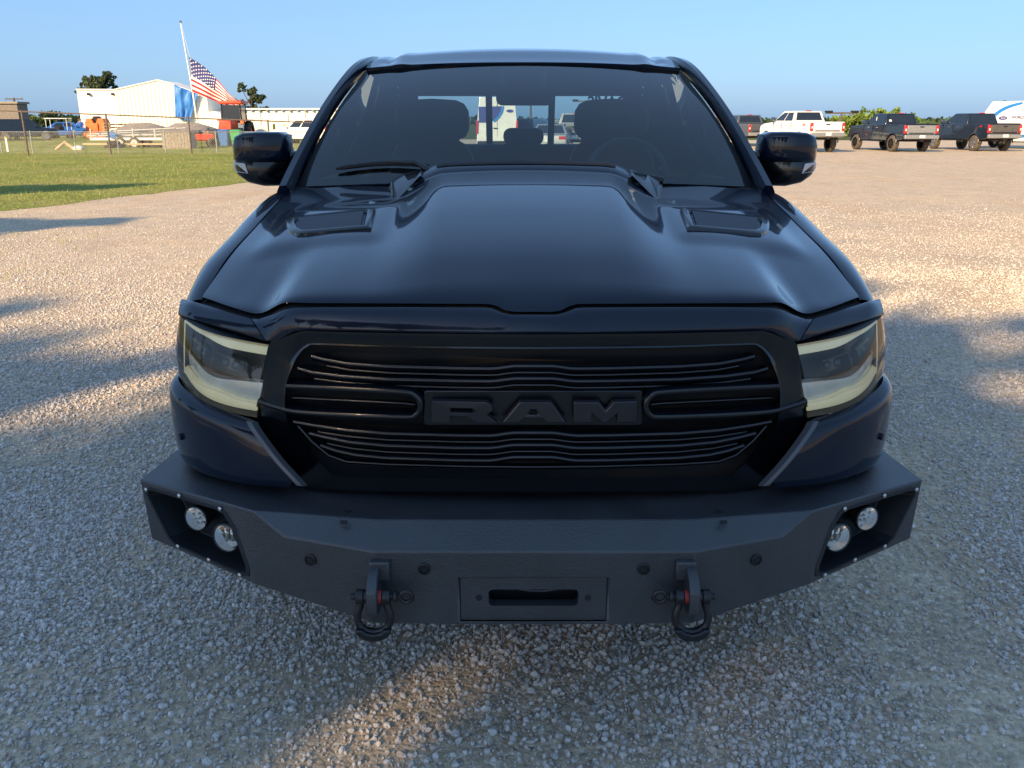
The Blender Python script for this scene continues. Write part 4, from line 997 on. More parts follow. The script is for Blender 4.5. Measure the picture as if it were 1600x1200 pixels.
def roof_pt(t, v):
    Y = lerp(4.385 - .062 * (1 - t * t), 5.80, v); w = interp([(4.3, .755), (4.6, .772), (5.3, .775), (5.8, .775)], Y)
    side = interp([(4.30, 1.872), (4.42, 1.896), (4.6, 1.937), (4.8, 1.962), (5.2, 1.975), (5.6, 1.955), (5.8, 1.91)], Y); crown = interp([(4.3, .034), (4.6, .046), (5.8, .05)], Y)
    z = side + crown * (1 - abs(t) ** 2.2) - .014 * math.exp(-((abs(t) - .86) / .035) ** 2) * sstep(4.40, 4.50, Y) + .006 * math.exp(-((abs(t) - .78) / .05) ** 2)
    return V((w * t, Y, z))
ts = [-1 + 2 * i / 60 for i in range(61)]
rows = [[roof_pt(t, 0) + V((0, .01, -.02)) for t in ts]] + [[roof_pt(t, (v / 30) ** 1.6) for t in ts] for v in range(31)]
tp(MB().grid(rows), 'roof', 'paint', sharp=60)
tp(MB().grid([[roof_pt(t, v / 8) - V((0, -.03, .045)) for t in (-.96 + 1.92 * i / 16 for i in range(17))] for v in range(9)]), 'headliner', 'headliner')
# back wall of the cab with three rear panes
def bw(x, z): return V((x, lerp(5.92, 5.74, (z - 1.36) / .50), z))
bwm = MB()
for x0, x1, z0, z1 in ((-.92, .92, 1.0, 1.42), (-.78, .78, 1.795, 1.985), (-.90, -.66, 1.42, 1.795), (.66, .90, 1.42, 1.795), (-.224, -.182, 1.42, 1.795), (.182, .224, 1.42, 1.795)):
    bwm.prism([bw(x0, z0), bw(x1, z0), bw(x1, z1), bw(x0, z1)], (0, .04, 0))
tp(bwm, 'cab_back_wall', 'satin_black')
rw = tp(MB().add([bw(-.66, 1.42) + V((0, .02, 0)), bw(.66, 1.42) + V((0, .02, 0)), bw(.66, 1.795) + V((0, .02, 0)), bw(-.66, 1.795) + V((0, .02, 0))], [(0, 1, 2, 3)]), 'rear_window', 'rear_glass')
mt = Matrix.Translation(bw(.565, 1.757) + V((0, .03, 0))) @ Matrix.Rotation(math.pi, 4, 'Z') @ Matrix.Rotation(R(90), 4, 'X')
tx = text_mesh('DAVIS', .095, .0005, 'window_lettering', 'matte_black', rw, mt, bold=.003)
# side windows and their frames
for s in (-1, 1):
    def sw(Y, k):   # k 0 belt .. 1 rail
        zr = smooth_interp([(p[1], p[2]) for p in PILL], Y) - .035; xr_ = smooth_interp([(p[1], p[0]) for p in PILL], Y) - .01
        zb_ = ztop(Y) - .01; return V((s * lerp(.945, xr_, k), Y, lerp(zb_, max(zr, zb_ + .004), k)))
    for y0, y1, nm in ((3.72, 4.80, 'front_side_window'), (4.90, 5.72, 'rear_side_window')):
        tp(MB().grid([[sw(lerp(y0, y1, i / 12), k / 6) for i in range(13)] for k in range(7)]), nm, 'side_glass', sharp=180)
    for y0, y1 in ((4.79, 4.91), (5.70, 5.90)):
        tp(MB().grid([[sw(y0, k / 6), sw((y0 + y1) / 2, k / 6), sw(y1, k / 6)] for k in range(7)]), 'window_pillar', 'gloss_black', solid=.03)
    tp(MB().tube([V((s * .95, Y, ztop(Y))) for Y in (3.62, 4.2, 5.0, 5.85)], .014, 8), 'belt_moulding', 'satin_black')
    # door corner sail that carries the mirror
    tp(MB().prism([V((s * .945, 3.56, 1.385)), V((s * .945, 3.86, 1.365)), V((s * .925, 3.84, 1.58))], (s * -.03, 0, 0)), 'mirror_sail', 'satin_black', bevel=.006)

# ---------------------------------------------------------------- wipers
for s, t0, t1, v in ((-1, -.84, -.42, .080), (1, .22, .50, .012)):
    pts = [ws(lerp(t0, t1, i / 10), v + .02 * math.sin(math.pi * i / 10), .016) for i in range(11)]
    wp = tp(MB().tube(pts, [.005] + [.009] * 9 + [.005], 8), 'wiper', 'matte_black', sharp=60)
    a = ws(t1 - .06, v + .010, .024); b = ws(t1 + .08, -.01, .02)
    tp(MB().tube([ws(lerp(t0, t1, .55), v + .02, .024), a, b], [.006, .011, .014], 8), 'wiper_arm', 'satin_black', wp, sharp=60)

# ---------------------------------------------------------------- door mirrors
def sup(c, ry, rz, n=20, p=3.2):
    out = []
    for i in range(n):
        a = 2 * math.pi * i / n; ca, sa = math.cos(a), math.sin(a)
        out.append(V((c[0], c[1] + ry * math.copysign(abs(ca) ** (2 / p), ca), c[2] + rz * math.copysign(abs(sa) ** (2 / p), sa))))
    return out
for s in (-1, 1):
    # lower arm and housing
    secs = [(.93, 3.80, 1.462, .045, .056), (.97, 3.78, 1.460, .050, .064), (1.04, 3.745, 1.452, .064, .072), (1.10, 3.725, 1.450, .080, .070), (1.16, 3.725, 1.453, .086, .060), (1.205, 3.742, 1.461, .078, .042), (1.230, 3.765, 1.468, .045, .020)]
    lower = tp(MB().loft([[mir(p, s) for p in sup((x, y, z), ry, rz, 24, 3.4)] for x, y, z, ry, rz in secs]), 'door_mirror', 'gloss_black', sharp=50)
    secs = [(.992, 3.755, 1.520, .040, .036), (1.000, 3.742, 1.535, .066, .056), (1.02, 3.730, 1.541, .080, .060), (1.10, 3.716, 1.541, .092, .062), (1.16, 3.717, 1.540, .092, .060), (1.200, 3.732, 1.533, .082, .054), (1.222, 3.752, 1.518, .062, .040), (1.230, 3.765, 1.508, .030, .020)]
    tp(MB().loft([[mir(p, s) for p in sup((x, y, z), ry, rz, 28, 6.0)] for x, y, z, ry, rz in secs]), 'mirror_cap', 'paint', lower, sharp=50)
    ind = [(1.150, 3.634, 1.436), (1.160, 3.634, 1.476), (1.205, 3.655, 1.480), (1.236, 3.725, 1.480), (1.237, 3.725, 1.455), (1.205, 3.655, 1.442)]
    tp(MB().prism([mir(p, s) for p in ind], (0, .03, 0)), 'turn_signal', 'indicator', lower, sharp=40, bevel=.002)
    tp(MB().add([mir(p, s) for p in ((1.0, 3.812, 1.41), (1.20, 3.812, 1.42), (1.20, 3.812, 1.59), (1.0, 3.812, 1.59))], [(0, 1, 2, 3)]), 'mirror_glass', 'chrome', lower)

# ---------------------------------------------------------------- interior
dash = MB().grid([[V((x, y, z + .015 * math.cos(x * 4))) for x in (-.86 + 1.72 * i / 20 for i in range(21))] for y, z in ((3.50, 1.375), (3.65, 1.385), (3.85, 1.39), (4.0, 1.37), (4.06, 1.30), (4.05, 1.0))])
tp(dash, 'dashboard', 'satin_black')
tp(MB().tube([V((.50 + .19 * math.cos(t), 4.20 + .19 * .42 * math.sin(t), 1.385 + .19 * .90 * math.sin(t))) for t in (2 * math.pi * i / 32 for i in range(33))], .016, 8, False), 'steering_wheel', 'wheel_grey')
for s in (-1, 1):
    se = MB()
    prof = [(.255, 1.0), (.265, 1.25), (.25, 1.45), (.19, 1.545)]
    lp = []
    for z, w, y, d in ((.75, .26, 4.75, .12), (1.0, .265, 4.80, .11), (1.30, .262, 4.88, .10), (1.48, .235, 4.93, .085), (1.555, .17, 4.95, .06)):
        lp.append([V((s * .50 + w * a, y + d * b, z)) for a, b in ((-1, -.5), (-.85, -1), (.85, -1), (1, -.5), (1, .6), (.8, 1), (-.8, 1), (-1, .6))])
    st = tp(se.loft(lp), 'front_seat', 'seat', sub=1, sharp=180)
    hr = [[V((s * .50 + w * a, 4.97 + d * b, z)) for a, b in ((-1, -.6), (-.8, -1), (.8, -1), (1, -.6), (1, .6), (.8, 1), (-.8, 1), (-1, .6))] for z, w, d in ((1.53, .17, .05), (1.58, .215, .065), (1.71, .215, .065), (1.765, .16, .045))]
    tp(MB().loft(hr), 'headrest', 'seat', st, sub=1, sharp=180)
    lp = [[V((s * .50 + w * a, 4.55 + .28 * b, z)) for a, b in ((-1, -.9), (-.85, -1), (.85, -1), (1, -.9), (1, .9), (.85, 1), (-.85, 1), (-1, .9))] for z, w in ((.72, .24), (.85, .26), (.93, .24))]
    tp(MB().loft(lp), 'seat_cushion', 'seat', st, sub=1, sharp=180)
lp = [[V((.74 * a, y + d * b, z)) for a, b in ((-1, -1), (1, -1), (1, 1), (-1, 1))] for z, y, d in ((.8, 5.55, .10), (1.2, 5.64, .09), (1.50, 5.72, .06))]
rs = tp(MB().loft(lp), 'rear_seat', 'seat', bevel=.03)
for x in (-.52, .02, .52):
    tp(MB().loft([[V((x + w * a, 5.73 + .04 * b, z)) for a, b in ((-1, -1), (1, -1), (1, 1), (-1, 1))] for z, w in ((1.49, .10), (1.52, .13), (1.575, .13), (1.60, .10))]), 'rear_headrest', 'seat', rs, bevel=.02)
tp(MB().loft([[V((w * a, y + .02 * b, z)) for a, b in ((-1, -1), (1, -1), (1, 1), (-1, 1))] for z, w, y in ((1.885, .12, 4.33), (1.80, .115, 4.24), (1.78, .10, 4.25))]), 'sensor_housing', 'satin_black', bevel=.012)
tp(MB().loft([[mm + V((0, yy, 0)) for mm in rrect(.005, 1.752, .27, .075, .03)] for yy in (4.27, 4.30)]), 'rear_view_mirror', 'satin_black', bevel=.004)
tp(MB().box((0, 4.75, 1.0), (1.84, 2.3, .02)), 'cab_floor', 'matte_black')
for s in (-1, 1): tp(MB().box((s * .90, 4.75, 1.15), (.05, 2.2, .38)), 'door_card', 'satin_black')
# ================================================================== PARKED VEHICLES (local x forward, y left, z up)
def wheel(parent, x, y, r, w=.26, rimr=None, mt='dusty_rubber', mr_='rim_dark', spokes=6):
    rimr = rimr or r * .62; s = 1 if y > 0 else -1
    ax = V((0, s, 0)); c = V((x, y, r))
    t = MB().lathe([(-w/2, rimr), (-w/2, r*.9), (-w/2+.04, r), (w/2-.04, r), (w/2, r*.9), (w/2, rimr)], c, ax, 24).build('tyre', mt, parent, sharp=50)
    m = MB().lathe([(-w/2+.02, rimr), (w/2-.012, rimr), (w/2-.012, rimr*.9), (w/2-.08, rimr*.84), (w/2-.09, .001)], c, ax, 20)
    for k in range(spokes):
        a = 2*math.pi*k/spokes; d = V((math.cos(a), 0, math.sin(a))); e = V((-math.sin(a), 0, math.cos(a))); o = c + ax*(w/2-.02)
        m.loft([[o+d*.02+e*.04, o+d*.02-e*.04, o+d*.02-e*.04-ax*.06, o+d*.02+e*.04-ax*.06], [o+d*rimr*.95+e*.03, o+d*rimr*.95-e*.03, o+d*rimr*.95-e*.03-ax*.05, o+d*rimr*.95+e*.03-ax*.05]])
    rm = m.build('rim', mr_, t, sharp=35)
    return t
def arch(cx, r, z0, n=9):
    """points of a wheel opening from front to back along the sill"""
    return [(cx + r * math.cos(t), max(z0, r * .92 + (r * 1.02) * math.sin(t) - .03)) for t in (math.pi * i / n for i in range(n + 1))]
def vehicle(name, label, cat, loc, az, paint, top, sill, hw, gb, gt, axles, side, rear=None, front=None, bevel=.05, tyre_r=.38, rim='rim_light', mt='dusty_rubber', group='vehicles parked on the lot', spokes=6):
    """top: profile points rear to front; gb/gt: greenhouse (x0, x1, z, half width) at belt and roof; side: (a0,a1,b0,b1) panes"""
    root = empty(name, loc, math.pi / 2 - az); tag(root, label, cat, group)
    x0, x1 = top[0][0], top[-1][0]
    bot = [(x1, sill + .05)]
    for cx in sorted(axles, reverse=True): bot += [(p[0], max(sill, p[1])) for p in arch(cx, tyre_r * 1.16, sill)]
    bot += [(x0, sill + .08)]
    prof = top + bot
    def wdt(x): return hw - .05 * sstep(x1 - .9, x1, x) - .02 * sstep(x0 + .5, x0, x)
    Lp = [V((x, wdt(x) - (.03 if z > top[0][1] - .05 else 0), z)) for x, z in prof]; Rp = [V((p.x, -p.y, p.z)) for p in Lp]
    mid1 = [V((x, wdt(x) * .985, z)) for x, z in prof]
    body = MB().loft([Rp, Lp]).build('body', paint, root, sharp=30, bevel=bevel, seg=3)
    MB().box(((x0+x1)/2, 0, sill + .12), (x1 - x0 - .5, hw * 1.5, .34)).build('underbody', 'matte_black', root)
    def S(a, b, s, off=.006):
        return V((lerp(lerp(gb[0], gb[1], a), lerp(gt[0], gt[1], a), b), s * (lerp(gb[3], gt[3], b) + off), lerp(gb[2], gt[2], b)))
    ring = lambda g, z, k=0: [V((g[0]+k, -g[3], z)), V((g[1]-k, -g[3], z)), V((g[1]-k, g[3], z)), V((g[0]+k, g[3], z))]
    MB().loft([ring(gb, gb[2] - .06), ring(gb, gb[2]), ring(gt, gt[2])]).build('cab', paint, root, sharp=30, bevel=bevel * 1.6, seg=3)
    for s in (-1, 1):
        for a0, a1, b0, b1 in side:
            MB().add([S(a0, b0, s), S(a1, b0, s), S(lerp(a1, .5, .0), b1, s), S(a0, b1, s)], [(0, 1, 2, 3)]).build('side_window', 'car_glass', root)
    def Rr(a, b, off=-.006): return V((lerp(gb[0], gt[0], b) + off, lerp(-lerp(gb[3], gt[3], b), lerp(gb[3], gt[3], b), a), lerp(gb[2], gt[2], b)))
    def Ff(a, b, off=.006): return V((lerp(gb[1], gt[1], b) + off, lerp(-lerp(gb[3], gt[3], b), lerp(gb[3], gt[3], b), a), lerp(gb[2], gt[2], b)))
    if rear: MB().add([Rr(rear[0], rear[2]), Rr(rear[1], rear[2]), Rr(rear[1], rear[3]), Rr(rear[0], rear[3])], [(0, 1, 2, 3)]).build('rear_window', 'car_glass', root)
    if front: MB().add([Ff(front[0], front[2]), Ff(front[1], front[2]), Ff(front[1], front[3]), Ff(front[0], front[3])], [(0, 1, 2, 3)]).build('windshield', 'car_glass', root)
    for cx in axles:
        for s in (-1, 1): wheel(root, cx, s * (hw - .13), tyre_r, .27, None, mt, rim, spokes)
    return root
def pbox(root, name, mat, c, d, bevel=.01): return MB().box(c, d).build(name, mat, root, bevel=bevel, sharp=30)
def pickup(label, loc, az, paint, tailgate, lift=0, rim='rim_light', tr=.40, bed_cover=True, handles='chrome'):
    z = lift
    top = [(-2.95, 1.30+z), (-2.93, 1.38+z), (-1.02, 1.38+z), (-.9, 1.36+z), (1.05, 1.36+z), (1.35, 1.35+z), (2.45, 1.27+z), (2.78, 1.18+z), (2.92, 1.00+z)]
    r = vehicle('parked_pickup', label, 'pickup truck', loc, az, paint, top, .55+z, .99, (-1.0, 1.28, 1.36+z, .93), (-.78, .42, 1.93+z, .76), (-1.85, 1.98),
                [(.06, .47, .12, .86), (.51, .83, .12, .86)], (.08, .92, .16, .88), (.06, .94, .1, .92), tyre_r=tr, rim=rim)
    for a in (.83,):   # slanted front quarter of the side glass
        for s in (-1, 1):
            P = lambda a_, b_: V((lerp(lerp(-1.0, 1.28, a_), lerp(-.78, .42, a_), b_), s * (lerp(.93, .76, b_) + .006), lerp(1.36, 1.93, b_) + z))
            MB().add([P(.83, .12), P(.96, .12), P(.93, .62), P(.83, .86)], [(0, 1, 2, 3)]).build('quarter_glass', 'car_glass', r)
    tg = pbox(r, 'tailgate', tailgate, (-2.955, 0, 1.10+z), (.05, 1.58, .46), .02)
    pbox(tg, 'tailgate_handle', 'matte_black', (-2.985, 0, 1.25+z), (.03, .22, .06)); pbox(tg, 'tailgate_crease', 'satin_black', (-2.982, 0, .93+z), (.012, 1.4, .05))
    if bed_cover: pbox(r, 'bed_cover', 'matte_black', (-2.0, 0, 1.392+z), (1.84, 1.74, .03))
    else: pbox(r, 'bed_liner', 'matte_black', (-2.0, 0, 1.383+z), (1.72, 1.60, .012), 0)
    for s in (-1, 1):
        tl = pbox(r, 'taillight', 'taillight', (-2.93, s * .885, 1.12+z), (.10, .15, .42), .02)
        pbox(tl, 'reverse_light', 'plate', (-2.985, s * .885, 1.10+z), (.012, .07, .12), .004)
        mr_ = pbox(r, 'door_mirror', paint if paint != 'white_paint' else 'satin_black', (1.02, s * 1.10, 1.50+z), (.12, .26, .22), .05); pbox(mr_, 'mirror_glass', 'chrome', (.955, s * 1.11, 1.50+z), (.012, .2, .16), .004)
        for x in (-.25, .62): pbox(r, 'door_handle', handles, (x, s * .985, 1.20+z), (.20, .05, .04))
        for x in (-.86, .20, 1.18): pbox(r, 'door_seam', 'matte_black', (x, s * .976, 1.0+z), (.012, .032, .66), 0)
        pbox(r, 'side_step', 'satin_black', (.1, s * .96, .50+z), (2.1, .14, .06), .02)
        pbox(r, 'headlight', 'indicator', (2.86, s * .78, 1.06+z), (.12, .3, .16), .03)
        for cx in (-1.85, 1.98):
            pts = [V((cx + tr * 1.18 * math.cos(t), s * .985, tr * 1.06 + tr * 1.18 * math.sin(t) + (z * .0))) for t in (math.pi * i / 12 for i in range(13))]
            MB().tube(pts, .035, 6).build('wheel_lip', paint if paint != 'white_paint' else 'satin_black', r, sharp=60)
    bp = pbox(r, 'rear_bumper', 'tailgate_grey', (-3.03, 0, .74+z), (.16, 1.92, .20), .03)
    pbox(bp, 'licence_plate', 'plate', (-3.12, 0, .76+z), (.015, .31, .15), .004); pbox(bp, 'tow_hitch', 'matte_black', (-3.08, 0, .56+z), (.2, .10, .10))
    pbox(r, 'brake_light', 'taillight', (-.80, 0, 1.945+z), (.06, .32, .035), .008)
    pbox(r, 'front_bumper', 'satin_black', (2.93, 0, .72+z), (.16, 1.86, .24), .04)
    return r
AZR = R(-8)
p1_ = pickup('glossy navy pickup with pale grey tailgate and dusty black wheels', gnd(1388, 49.5), R(-7), 'navy_paint', 'tailgate_grey', .04, 'rim_dark', .43)
p2_ = pickup('white lifted pickup seen past the right door mirror', gnd(1246, 49.0), R(-10), 'white_paint', 'white_paint', .17, 'rim_dark', .46, bed_cover=False, handles='white_paint')
p3_ = pickup('dark blue grey pickup with charcoal tailgate beside the white van', gnd(1512, 50.5), R(-6), 'dark_paint', 'tailgate_dark', .06, 'rim_light', .42)
p4_ = pickup('grey pickup half hidden behind the right windshield pillar', gnd(1160, 60), R(-9), 'grey_paint', 'grey_paint', .02, 'rim_light', .40)
p5_ = pickup('silver grey pickup seen through the cab to the right of the sedan', gnd(900, 47.5), R(6), 'silver_paint', 'grey_paint', .05, 'rim_light', .40)
text_mesh('FX4', .16, .003, 'bed_decal', 'taillight', p2_, Matrix.Translation((-2.30, .998, 1.40)) @ Matrix.Rotation(math.pi, 4, 'Z') @ Matrix.Rotation(R(90), 4, 'X'), bold=.004)
text_mesh('4X4', .13, .003, 'bed_decal', 'taillight', p3_, Matrix.Translation((-2.35, .998, 1.30)) @ Matrix.Rotation(math.pi, 4, 'Z') @ Matrix.Rotation(R(90), 4, 'X'), bold=.004)
for r_, pos in ((p1_, [(-.30, .862, 1.62, .06), (.05, .862, 1.70, .07)]), (p3_, [(.10, .868, 1.62, .12)])):
    for x, y, z, w in pos: MB().prism([V((x, y + .012, z - .10)), V((x + w, y + .012, z - .10)), V((x + w + .04, y - .03, z + .10)), V((x + .04, y - .03, z + .10))], (0, .008, 0)).build('window_sticker', 'plate', r_)
MB().prism([V((-.955, .55, 1.48)), V((-.955, .73, 1.48)), V((-.905, .70, 1.66)), V((-.905, .57, 1.66))], (-.012, 0, 0)).build('window_sticker', 'plate', p1_)

def van(label, loc, az, decals):
    top = [(-2.95, 1.20), (-2.95, 1.26), (1.7, 1.26), (2.2, 1.20), (2.62, 1.08), (2.75, .90)]
    r = vehicle('cargo_van', label, 'van', loc, az, 'white_paint', top, .42, 1.03, (-2.94, 1.95, 1.26, 1.0), (-2.90, 1.10, 2.70, .86), (-1.75, 1.75), [(.80, .955, .05, .42)], None, (.05, .95, .04, .52), bevel=.06, tyre_r=.36, rim='rim_light')
    for s in (-1, 1):
        pbox(r, 'taillight', 'taillight', (-2.955, s * .97, 1.30), (.06, .10, .62), .02); pbox(r, 'door_mirror', 'satin_black', (1.55, s * 1.13, 1.5), (.14, .2, .32), .04)
        for z in (1.62, 1.86, 2.12): pbox(r, 'body_rib', 'white_paint', (-.9, s * (lerp(1.0, .86, (z - 1.26) / 1.44) + .004), z), (3.6, .02, .05), .008)
        for x in (-.55, .95): pbox(r, 'door_seam', 'matte_black', (x, s * 1.014, .95), (.012, .03, .8), 0)
    pbox(r, 'rear_bumper', 'satin_black', (-3.0, 0, .55), (.14, 1.96, .20), .03); pbox(r, 'rear_door_seam', 'matte_black', (-2.94, 0, 1.70), (.03, .012, 1.7), 0)
    pbox(r, 'door_handle', 'matte_black', (-2.985, .09, 1.25), (.03, .22, .05)); pbox(r, 'licence_plate', 'plate', (-2.985, .45, 1.0), (.015, .31, .15), .004)
    pbox(r, 'roof_marker', 'satin_black', (.9, 0, 2.73), (.12, .12, .06), .01)
    return r
def side_pt(x, z, off=.010): return V((x, lerp(1.0, .86, (z - 1.26) / 1.44) + off, z))
v1 = van('white cargo van with blue swoosh at the right edge', gnd(1580, 53.5), R(-28), True)
arc = [(x, z) for x, z in ((1.02, 1.02), (1.10, 1.30), (1.06, 1.62), (.86, 1.96), (.50, 2.26), (-.05, 2.50), (-.8, 2.66))]
sw_ = crom([V((x, 0, z)) for x, z in arc], 5); inn_ = crom([V((x, 0, z)) for x, z in ((.80, 1.02), (.86, 1.30), (.80, 1.60), (.60, 1.90), (.28, 2.14), (-.22, 2.36), (-.8, 2.52))], 5)
MB().grid([[side_pt(p.x, p.z, .016) if p.z > 1.26 else V((p.x, 1.042, p.z)) for p in sw_], [side_pt(p.x, p.z, .016) if p.z > 1.26 else V((p.x, 1.042, p.z)) for p in inn_]]).build('blue_swoosh', 'van_blue', v1)
MB().grid([[V((x, 1.044, .92 - .10 * math.sin((x + 3) * .7))) for x in (-2.9 + 3.7 * i / 12 for i in range(13))], [V((x, 1.044, .74 - .10 * math.sin((x + 3) * .7))) for x in (-2.9 + 3.7 * i / 12 for i in range(13))]]).build('lower_swoosh', 'van_blue', v1)
el = [side_pt(.20 + .27 * math.cos(t), 1.74 + .11 * math.sin(t), .018) for t in (2 * math.pi * i / 24 for i in range(24))]
MB().add(el, [tuple(range(24))]).build('oval_badge', 'van_navy', v1)
def side_mat(x, z, off): return Matrix.Translation(side_pt(x, z, off)) @ Matrix.Rotation(math.pi, 4, 'Z') @ Matrix.Rotation(R(84.5), 4, 'X')
text_mesh('Ford', .15, .002, 'badge_lettering', 'plate', v1, side_mat(.20, 1.74, .022), shear=.3)
text_mesh('WORLD', .21, .002, 'side_lettering', 'van_navy', v1, side_mat(-.72, 1.78, .020), bold=.006)
v2 = van('white cargo van seen through the cab, with blue rear decal', gnd(777, 46.5), R(-1), True)
def rear_pt(y, z): return V((lerp(-2.94, -2.90, (z - 1.26) / 1.44) - .035, y, z))
qc = [rear_pt(.93, 2.35)] + [rear_pt(.93 - (1.18) * math.sin(t) , 1.62 + .90 * math.cos(t) * .9) for t in (R(60 + 115 * i / 16) for i in range(17))] + [rear_pt(.93, 1.62)]
fan = [rear_pt(.90 - a, b) for a, b in ((0, 2.25), (1.12, 2.28), (1.06, 2.02), (.92, 1.80), (.70, 1.60), (.45, 1.52), (0, 1.52))]
fan2 = [rear_pt(.90 - a, b) + V((-.006, 0, 0)) for a, b in ((1.12, 2.28), (1.24, 2.28), (1.17, 1.99), (1.01, 1.74), (.75, 1.52), (.70, 1.60), (.92, 1.80), (1.06, 2.02))]
MB().add(fan, [tuple(range(7))]).build('rear_decal', 'van_navy', v2); MB().add(fan2, [tuple(range(8))]).build('rear_decal_edge', 'van_blue', v2)
el = [rear_pt(-.62 + .17 * math.cos(t), 2.06 + .07 * math.sin(t)) for t in (2 * math.pi * i / 20 for i in range(20))]
MB().add(el, [tuple(range(20))]).build('oval_badge', 'van_navy', v2)
def sedan(label, loc, az, paint, group='vehicles parked on the lot', name='parked_sedan', cat='car'):
    top = [(-2.35, .86), (-2.30, .98), (-1.65, 1.02), (1.0, .98), (2.0, .84), (2.32, .66)]
    r = vehicle(name, label, cat, loc, az, paint, top, .30, .91, (-1.75, 1.15, 1.0, .86), (-1.05, .25, 1.44, .62), (-1.4, 1.4), [(.12, .46, .1, .84), (.5, .82, .1, .84)], (.06, .94, .08, .9), (.06, .94, .08, .9), tyre_r=.32)
    for s in (-1, 1): pbox(r, 'taillight', 'taillight', (-2.31, s * .68, .83), (.10, .34, .16), .03); pbox(r, 'door_mirror', paint, (.72, s * .96, 1.06), (.14, .16, .12), .03)
    pbox(r, 'rear_bumper', paint, (-2.36, 0, .48), (.12, 1.74, .26), .05); pbox(r, 'licence_plate', 'plate', (-2.365, 0, .72), (.015, .31, .15), .004)
    return r
sedan('silver sedan seen through the cab behind the rear-view mirror', gnd(863, 44), R(8), 'silver_paint')
def suv(label, loc, az, paint, name='parked_suv', group='vehicles parked on the lot', roofc=None):
    top = [(-2.30, .98), (-2.28, 1.08), (1.0, 1.08), (2.1, .98), (2.36, .75)]
    r = vehicle(name, label, 'suv', loc, az, paint, top, .38, .94, (-2.26, 1.25, 1.08, .89), (-1.98, .45, 1.70, .70), (-1.4, 1.45), [(.06, .30, .12, .86), (.33, .58, .12, .86), (.61, .86, .12, .84)], (.06, .94, .12, .9), (.06, .94, .08, .9), tyre_r=.36, group=group)
    for s in (-1, 1): pbox(r, 'taillight', 'taillight', (-2.27, s * .84, 1.05), (.10, .14, .34), .03); pbox(r, 'door_mirror', paint, (.82, s * 1.0, 1.16), (.14, .18, .14), .03)
    pbox(r, 'rear_bumper', 'satin_black', (-2.32, 0, .56), (.12, 1.78, .24), .05); pbox(r, 'licence_plate', 'plate', (-2.315, 0, .90), (.015, .31, .15), .004)
    return r
suv('dark blue suv seen through the cab between van and sedan', gnd(831, 50), R(20), 'dark_paint')
suv('white suv beside the long white building', gnd(478, 62), R(-68), 'white_paint', group='vehicles in the yard')
suv('bright blue suv at the left edge by the grey block building', gnd(2, 74), R(-14), 'blue_paint', group='vehicles in the yard')
r_ = suv('dark grey off-roader parked in front of the grey block building', gnd(42, 72), R(62), 'dark_paint', group='vehicles in the yard')
sp = MB().lathe([(-.11, .001), (-.11, .37), (.11, .37), (.11, .001)], (-2.44, 0, 1.05), (1, 0, 0), 22).build('spare_wheel', 'rubber', r_)

# ================================================================== THE YARD ON THE LEFT
def thing(name, label, cat, loc, rz=0, group=None): return tag(empty(name, loc, rz), label, cat, group)
# --- white and cream metal building with a blue tarpaulin
YB = 88.0
def bx(px, py, Y=YB): return at(px, py, Y)
bl = thing('metal_building', 'pale metal building with sloping gable behind the yard', 'building', (gnd(220, YB)), 0, 'buildings beyond the lawn')
o0 = bl.location
def rel(p): return V(p) - o0
x0, x1, x2, x3, x4 = bx(128, 200).x, bx(190, 200).x, bx(258, 200).x, bx(272, 200).x, bx(330, 200).x
z_l, z_r, z_ap, z_e = bx(0, 141).z, bx(0, 141).z, bx(0, 126).z, bx(0, 152).z
MB().prism([rel((x0, YB, 0)), rel((x1, YB, 0)), rel((x1, YB, z_l)), rel((x0, YB, z_l + .05))], (0, 5, 0)).build('side_wing', 'white_metal', bl)
MB().prism([rel((x1, YB - .4, 0)), rel((x4, YB - .4, 0)), rel((x4, YB - .4, z_e)), rel((x3, YB - .4, z_ap - .25)), rel((x2, YB - .4, z_ap)), rel((x1, YB - .4, z_l))], (0, 5, 0)).build('gable_hall', 'cream_metal', bl)
for k in range(22):
    x = lerp(x1, x4, (k + .5) / 22); zt = interp([(x1, z_l), (x2, z_ap), (x3, z_ap - .25), (x4, z_e)], x)
    MB().box(rel((x, YB - .425, zt / 2 - .05)), (.05, .05, zt - .1)).build('wall_rib', 'cream_metal', bl)
MB().tube([rel((x1, YB - .45, z_l + .04)), rel((x2, YB - .45, z_ap + .04)), rel((x3, YB - .45, z_ap - .2)), rel((x4, YB - .45, z_e + .05))], .07, 6).build('roof_trim', 'white_metal', bl)
MB().tube([rel((x0, YB - .06, z_l + .08)), rel((x1, YB - .06, z_l + .04))], .07, 6).build('wing_trim', 'white_metal', bl)
for px in (138, 176): 
    c = rel(at(px, 147, YB - .2)); MB().box(c, (.22, .3, .22)).build('wall_lamp', 'matte_black', bl, bevel=.03)
# tarpaulin hung from the eave, rippled
corners = [at(271.5, 132, YB - .9), at(309, 147, YB - .9), at(296, 190, YB - .9), at(274, 184, YB - .9)]
rows = []
for j in range(13):
    v = j / 12; rows.append([corners[0].lerp(corners[1], i / 14).lerp(corners[3].lerp(corners[2], i / 14), v) + V((0, .28 * noise.noise(V((i * .55, j * .18, 5))) + .10 * math.sin(i * 1.1), .05 * math.sin(i * 2.1) * v)) for i in range(15)])
tp_ = MB().grid(rows); 
tag(tp_.build('tarpaulin', 'tarp', None, sharp=180, solid=.02, origin=gnd(288, YB - .9)), 'rippled blue tarpaulin hanging on the cream building', 'tarpaulin')
